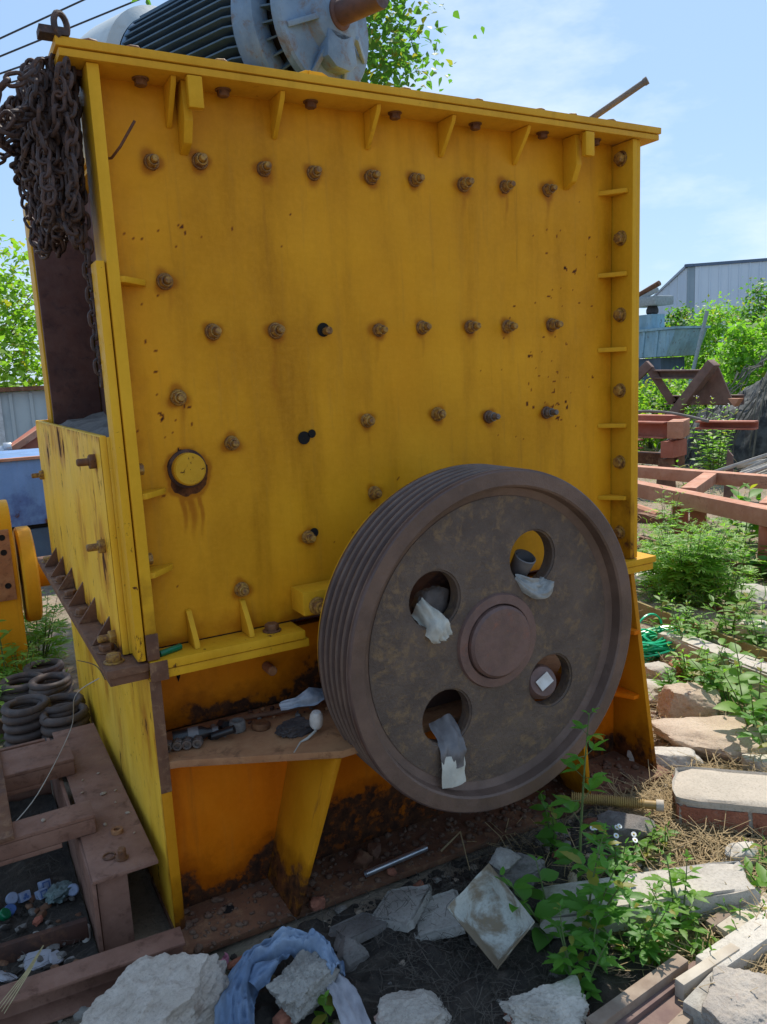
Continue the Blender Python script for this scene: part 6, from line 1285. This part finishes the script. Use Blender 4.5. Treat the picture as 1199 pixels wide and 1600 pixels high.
# far hedge line, reads as one mass
def hedge():
    rng = np.random.default_rng(77); P = []
    for i in range(240):
        a = rng.uniform(0, 1); x = -14+60*a; y = 34-6*a+rng.uniform(-1, 2.5)
        if x > 22: y -= (x-22)*0.5
        n = 45; P.append(np.array((x, y, rng.uniform(0.3, 2.2)))+rng.normal(size=(n, 3))*np.array((0.8, 0.8, 0.6)))
    P = np.concatenate(P); V, F = merge_leaves(CLUMP2, leaf_mats(len(P), rng, -.1, .5), P, 0.34*rng.uniform(.6, 1.2, len(P)))
    o = bpy.data.objects.new('far_hedge', npmesh('far_hedge', V, F, 'leafT2')); link(o); tag(o, 'dense green hedge far behind the scrap yard', 'hedge', kind='stuff')
hedge()
# ------------------------------------------------------------ ground cover
def litter_bed(nm, lb, x0, x1, y0, y1, top, seed):
    g = G(); nx, ny = 90, 60
    for j in range(ny+1):
        for i in range(nx+1):
            a, b = i/nx, j/ny; x = x0+(x1-x0)*a; y = y0+(y1-y0)*b; e = min(a, 1-a, b, 1-b)*4+0.5*fbm((x, y, seed), 4, 4)
            g.v.append((x, y, -0.045+(0.055+top)*max(0, min(1, e))**0.6+0.030*fbm((x, y, seed), 13, 5)))
    for j in range(ny):
        for i in range(nx): g.f.append((j*(nx+1)+i, j*(nx+1)+i+1, (j+1)*(nx+1)+i+1, (j+1)*(nx+1)+i)); g.mi.append(0)
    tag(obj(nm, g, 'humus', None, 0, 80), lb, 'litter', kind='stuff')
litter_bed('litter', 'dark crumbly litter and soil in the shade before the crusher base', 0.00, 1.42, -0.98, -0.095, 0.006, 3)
def allowed(x, y): return not (-0.02 < x < 1.9 and -0.15 < y < 1.8)
def scatter_straw(nm, n, boxes, mat, lmin, lmax, width, seed, up=0.12, lab=''):
    rng = np.random.default_rng(seed); V = []; F = []; c = 0
    for k in range(n):
        bx = boxes[rng.integers(len(boxes))]; x, y = rng.uniform(bx[0], bx[1]), rng.uniform(bx[2], bx[3])
        if not allowed(x, y): continue
        z = ground_h(x, y)+rng.uniform(0.002, bx[4]); L = rng.uniform(lmin, lmax); a = rng.uniform(0, 2*PI); e = rng.normal(0.05, up); w = width*rng.uniform(0.6, 1.4)
        d = np.array((math.cos(a)*math.cos(e), math.sin(a)*math.cos(e), math.sin(e))); s = np.array((-math.sin(a), math.cos(a), 0))*w; b = rng.normal(0, .12)*L*np.array((-math.sin(a), math.cos(a), rng.uniform(-.3, .6)))
        p = np.array((x, y, z)); m_ = p+d*L*.5+b; q = p+d*L; z_ = np.array((0, 0, w*0.7))
        for t in (p, m_, q): V += [t-s, t+z_, t+s]
        F += [(c, c+3, c+4, c+1), (c+1, c+4, c+5, c+2), (c+3, c+6, c+7, c+4), (c+4, c+7, c+8, c+5)]; c += 9
    o = bpy.data.objects.new(nm, npmesh(nm, np.array(V), np.array(F), mat)); link(o); tag(o, lab, 'debris', kind='stuff')
scatter_straw('dry_twigs', 8000, [(0.25, 1.25, -0.85, -0.15, 0.05), (0.45, 1.0, -0.8, -0.25, 0.06), (0.9, 1.6, -0.5, -0.15, 0.03), (-0.9, -0.25, 0.0, 0.9, 0.05)], 'twig', 0.015, 0.07, 0.0007, 31, 0.30, 'tangle of dark dry twigs and roots in the shade in front of the crusher')
scatter_straw('dry_grass', 14000, [(1.0, 2.4, -1.1, 0.2, 0.03), (1.5, 2.3, -0.7, -0.2, 0.05), (1.9, 3.2, -0.6, 1.0, 0.03), (2.4, 5.0, -0.5, 3.5, 0.05), (1.05, 1.5, -1.1, -0.6, 0.03)], 'straw', 0.04, 0.17, 0.0013, 32, 0.25, 'dry straw and dead grass lying on the sunlit ground at the right')
scatter_straw('dry_grass_far', 5000, [(4.0, 11.0, 0.0, 9.0, 0.08), (-1.5, 0.0, 1.7, 5.0, 0.03)], 'straw', 0.08, 0.3, 0.003, 33, 0.3, 'dry grass on the ground further back in the yard')
scatter_straw('green_grass', 9000, [(2.4, 5.5, 0.0, 3.2, 0.02), (4.0, 10.0, 1.5, 9.0, 0.03), (-1.2, -0.1, 1.8, 4.5, 0.02)], 'leafC', 0.05, 0.20, 0.0022, 34, 0.45, 'thin green grass blades between the scrap')
def scatter_gravel(nm, n, boxes, mat, smin, smax, seed, lab):
    bm = bmesh.new(); bmesh.ops.create_icosphere(bm, subdivisions=1, radius=1); v0 = np.array([v.co[:] for v in bm.verts]); f0 = np.array([[v.index for v in f.verts] for f in bm.faces]); bm.free()
    rng = np.random.default_rng(seed); V = []; F = []; c = 0
    for k in range(n):
        bx = boxes[rng.integers(len(boxes))]; x, y = rng.uniform(bx[0], bx[1]), rng.uniform(bx[2], bx[3])
        if not allowed(x, y) and len(boxes) > 1: continue
        s = smin+(smax-smin)*rng.random()**3; a = rng.uniform(0, 2*PI); q = v0*(1+rng.normal(0, .16, (len(v0), 1)))*np.array((1.3, 1, .75))*s
        R2 = np.array(((math.cos(a), -math.sin(a), 0), (math.sin(a), math.cos(a), 0), (0, 0, 1))); V.append(q @ R2.T+np.array((x, y, (ground_h(x, y) if len(boxes) > 1 else 0.022)+s*0.3))); F.append(f0+c); c += len(v0)
    o = bpy.data.objects.new(nm, npmesh(nm, np.concatenate(V), np.concatenate(F), mat)); link(o); tag(o, lab, 'gravel', kind='stuff')
scatter_gravel('gravel', 3500, [(-0.6, 1.4, -1.1, -0.12, 0), (1.0, 2.4, -1.1, 0.3, 0), (1.9, 4.5, -0.6, 2.5, 0), (-1.2, 0.0, 1.2, 4, 0)], 'concrete', 0.003, 0.022, 41, 'loose gravel and crumbs of concrete on the ground')
scatter_gravel('brown_gravel', 2200, [(-0.6, 1.4, -1.1, -0.12, 0), (1.0, 2.4, -1.1, 0.3, 0), (2.0, 4.0, -0.4, 2.0, 0)], 'rocktan', 0.003, 0.018, 42, 'brown gravel crumbs on the ground')
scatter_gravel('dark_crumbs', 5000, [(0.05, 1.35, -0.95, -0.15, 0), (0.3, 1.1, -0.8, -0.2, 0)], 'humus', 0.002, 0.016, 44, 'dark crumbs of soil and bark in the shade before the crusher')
scatter_gravel('rust_dirt', 900, [(0.02, 1.8, -0.13, 0.08, 0)], 'rustdirt', 0.002, 0.013, 43, 'rusty crumbs lying on the base plate of the crusher') if M.setdefault('rustdirt', stone('rust_dirt', (0.10, 0.05, 0.03, 1), (0.19, 0.12, 0.08, 1), None, 9, 0.5)) else None
rng = random.Random(99)
for i in range(70):   # loose broken stones, each its own
    if i < 30: x, y = rng.uniform(-0.2, 1.3), rng.uniform(-0.95, -0.2)
    else: x, y = rng.uniform(1.1, 3.4), rng.uniform(-1.0, 0.7)
    if not allowed(x, y) or (x < 0.05 and y > -.25) or (1.9 < x < 2.5 and -.45 < y < .35) or (1.35 < x < 2.1 and -.8 < y < -.3): continue
    s = rng.uniform(0.02, 0.065); mt = rng.choice(['concrete', 'stonedark', 'rocktan', 'brick', 'concwhite'] if i >= 30 else ['concrete', 'stonedark', 'stonedark', 'brick'])
    w = {'concrete': 'grey', 'stonedark': 'dark grey', 'rocktan': 'tan', 'brick': 'red brick', 'concwhite': 'pale'}[mt]
    rock('broken_stone', 'small '+w+' broken piece '+('in the shaded rubble before the pulley' if i < 30 else 'in the sunlit rubble at the right'), 'stone', (x, y, s*0.2), (s*1.5, s, s*0.8), rng.uniform(0, 360), 500+i, mt, (rng.uniform(-20, 20), 0), group='small '+w+' pieces '+('in the shade' if i < 30 else 'in the sun'), sub=3, rough=0.08)
for i, (u, v, s, mt, lb) in enumerate(((497, 1410, .05, 'brick', 'brick crumb on the base plate by the raking support'), (585, 1330, .055, 'rusty', 'rusty lump behind the steel pipe'), (565, 1345, .06, 'rusty', 'dark rusty lump just left of the steel pipe'), (612, 1362, .03, 'brick', 'small reddish lump in front of the steel pipe'), (480, 1345, .04, 'rusty', 'rusty lump behind the raking support foot'))):
    rock('dirt_lump', lb, 'lump', at(u, v, z=0.035), (s*1.2, s, s*0.9), i*60, 640+i, mt, sub=3, rough=0.12)
for i, (a, b, c_) in enumerate((((1100, 1345), (1060, 1322), (1092, 1310)), ((1010, 1340), (1050, 1330), (1095, 1312)), ((690, 1330), (720, 1300), (735, 1360)))):
    g = G(); g.tube([at(*a, z=0.03), at(*b, z=0.09), at(*c_, z=0.05)], [0.004, 0.003, 0.0015], 5); tag(obj('dry_stalk', g, 'straw'), ['dry stalk resting on the left front of the masonry slab', 'long dry stalk lying before the masonry slab', 'bent dry stalk under the pulley beside the steel pipe'][i], 'stalk')
g = G()
for k in range(4): g.tube([at(68, 1478, z=0.10), at(40+k*2, 1520, z=0.13), at(-5+k*4, 1575+k*3, z=0.12)], [0.0022, 0.002, 0.001], 4)
tag(obj('straw_wisp', g, 'strawpale'), 'wisp of pale straw hanging over the front channel at the left', 'straw') if M.setdefault('strawpale', plain('pale_straw', (0.45, 0.38, 0.20, 1), 0.8)) else None
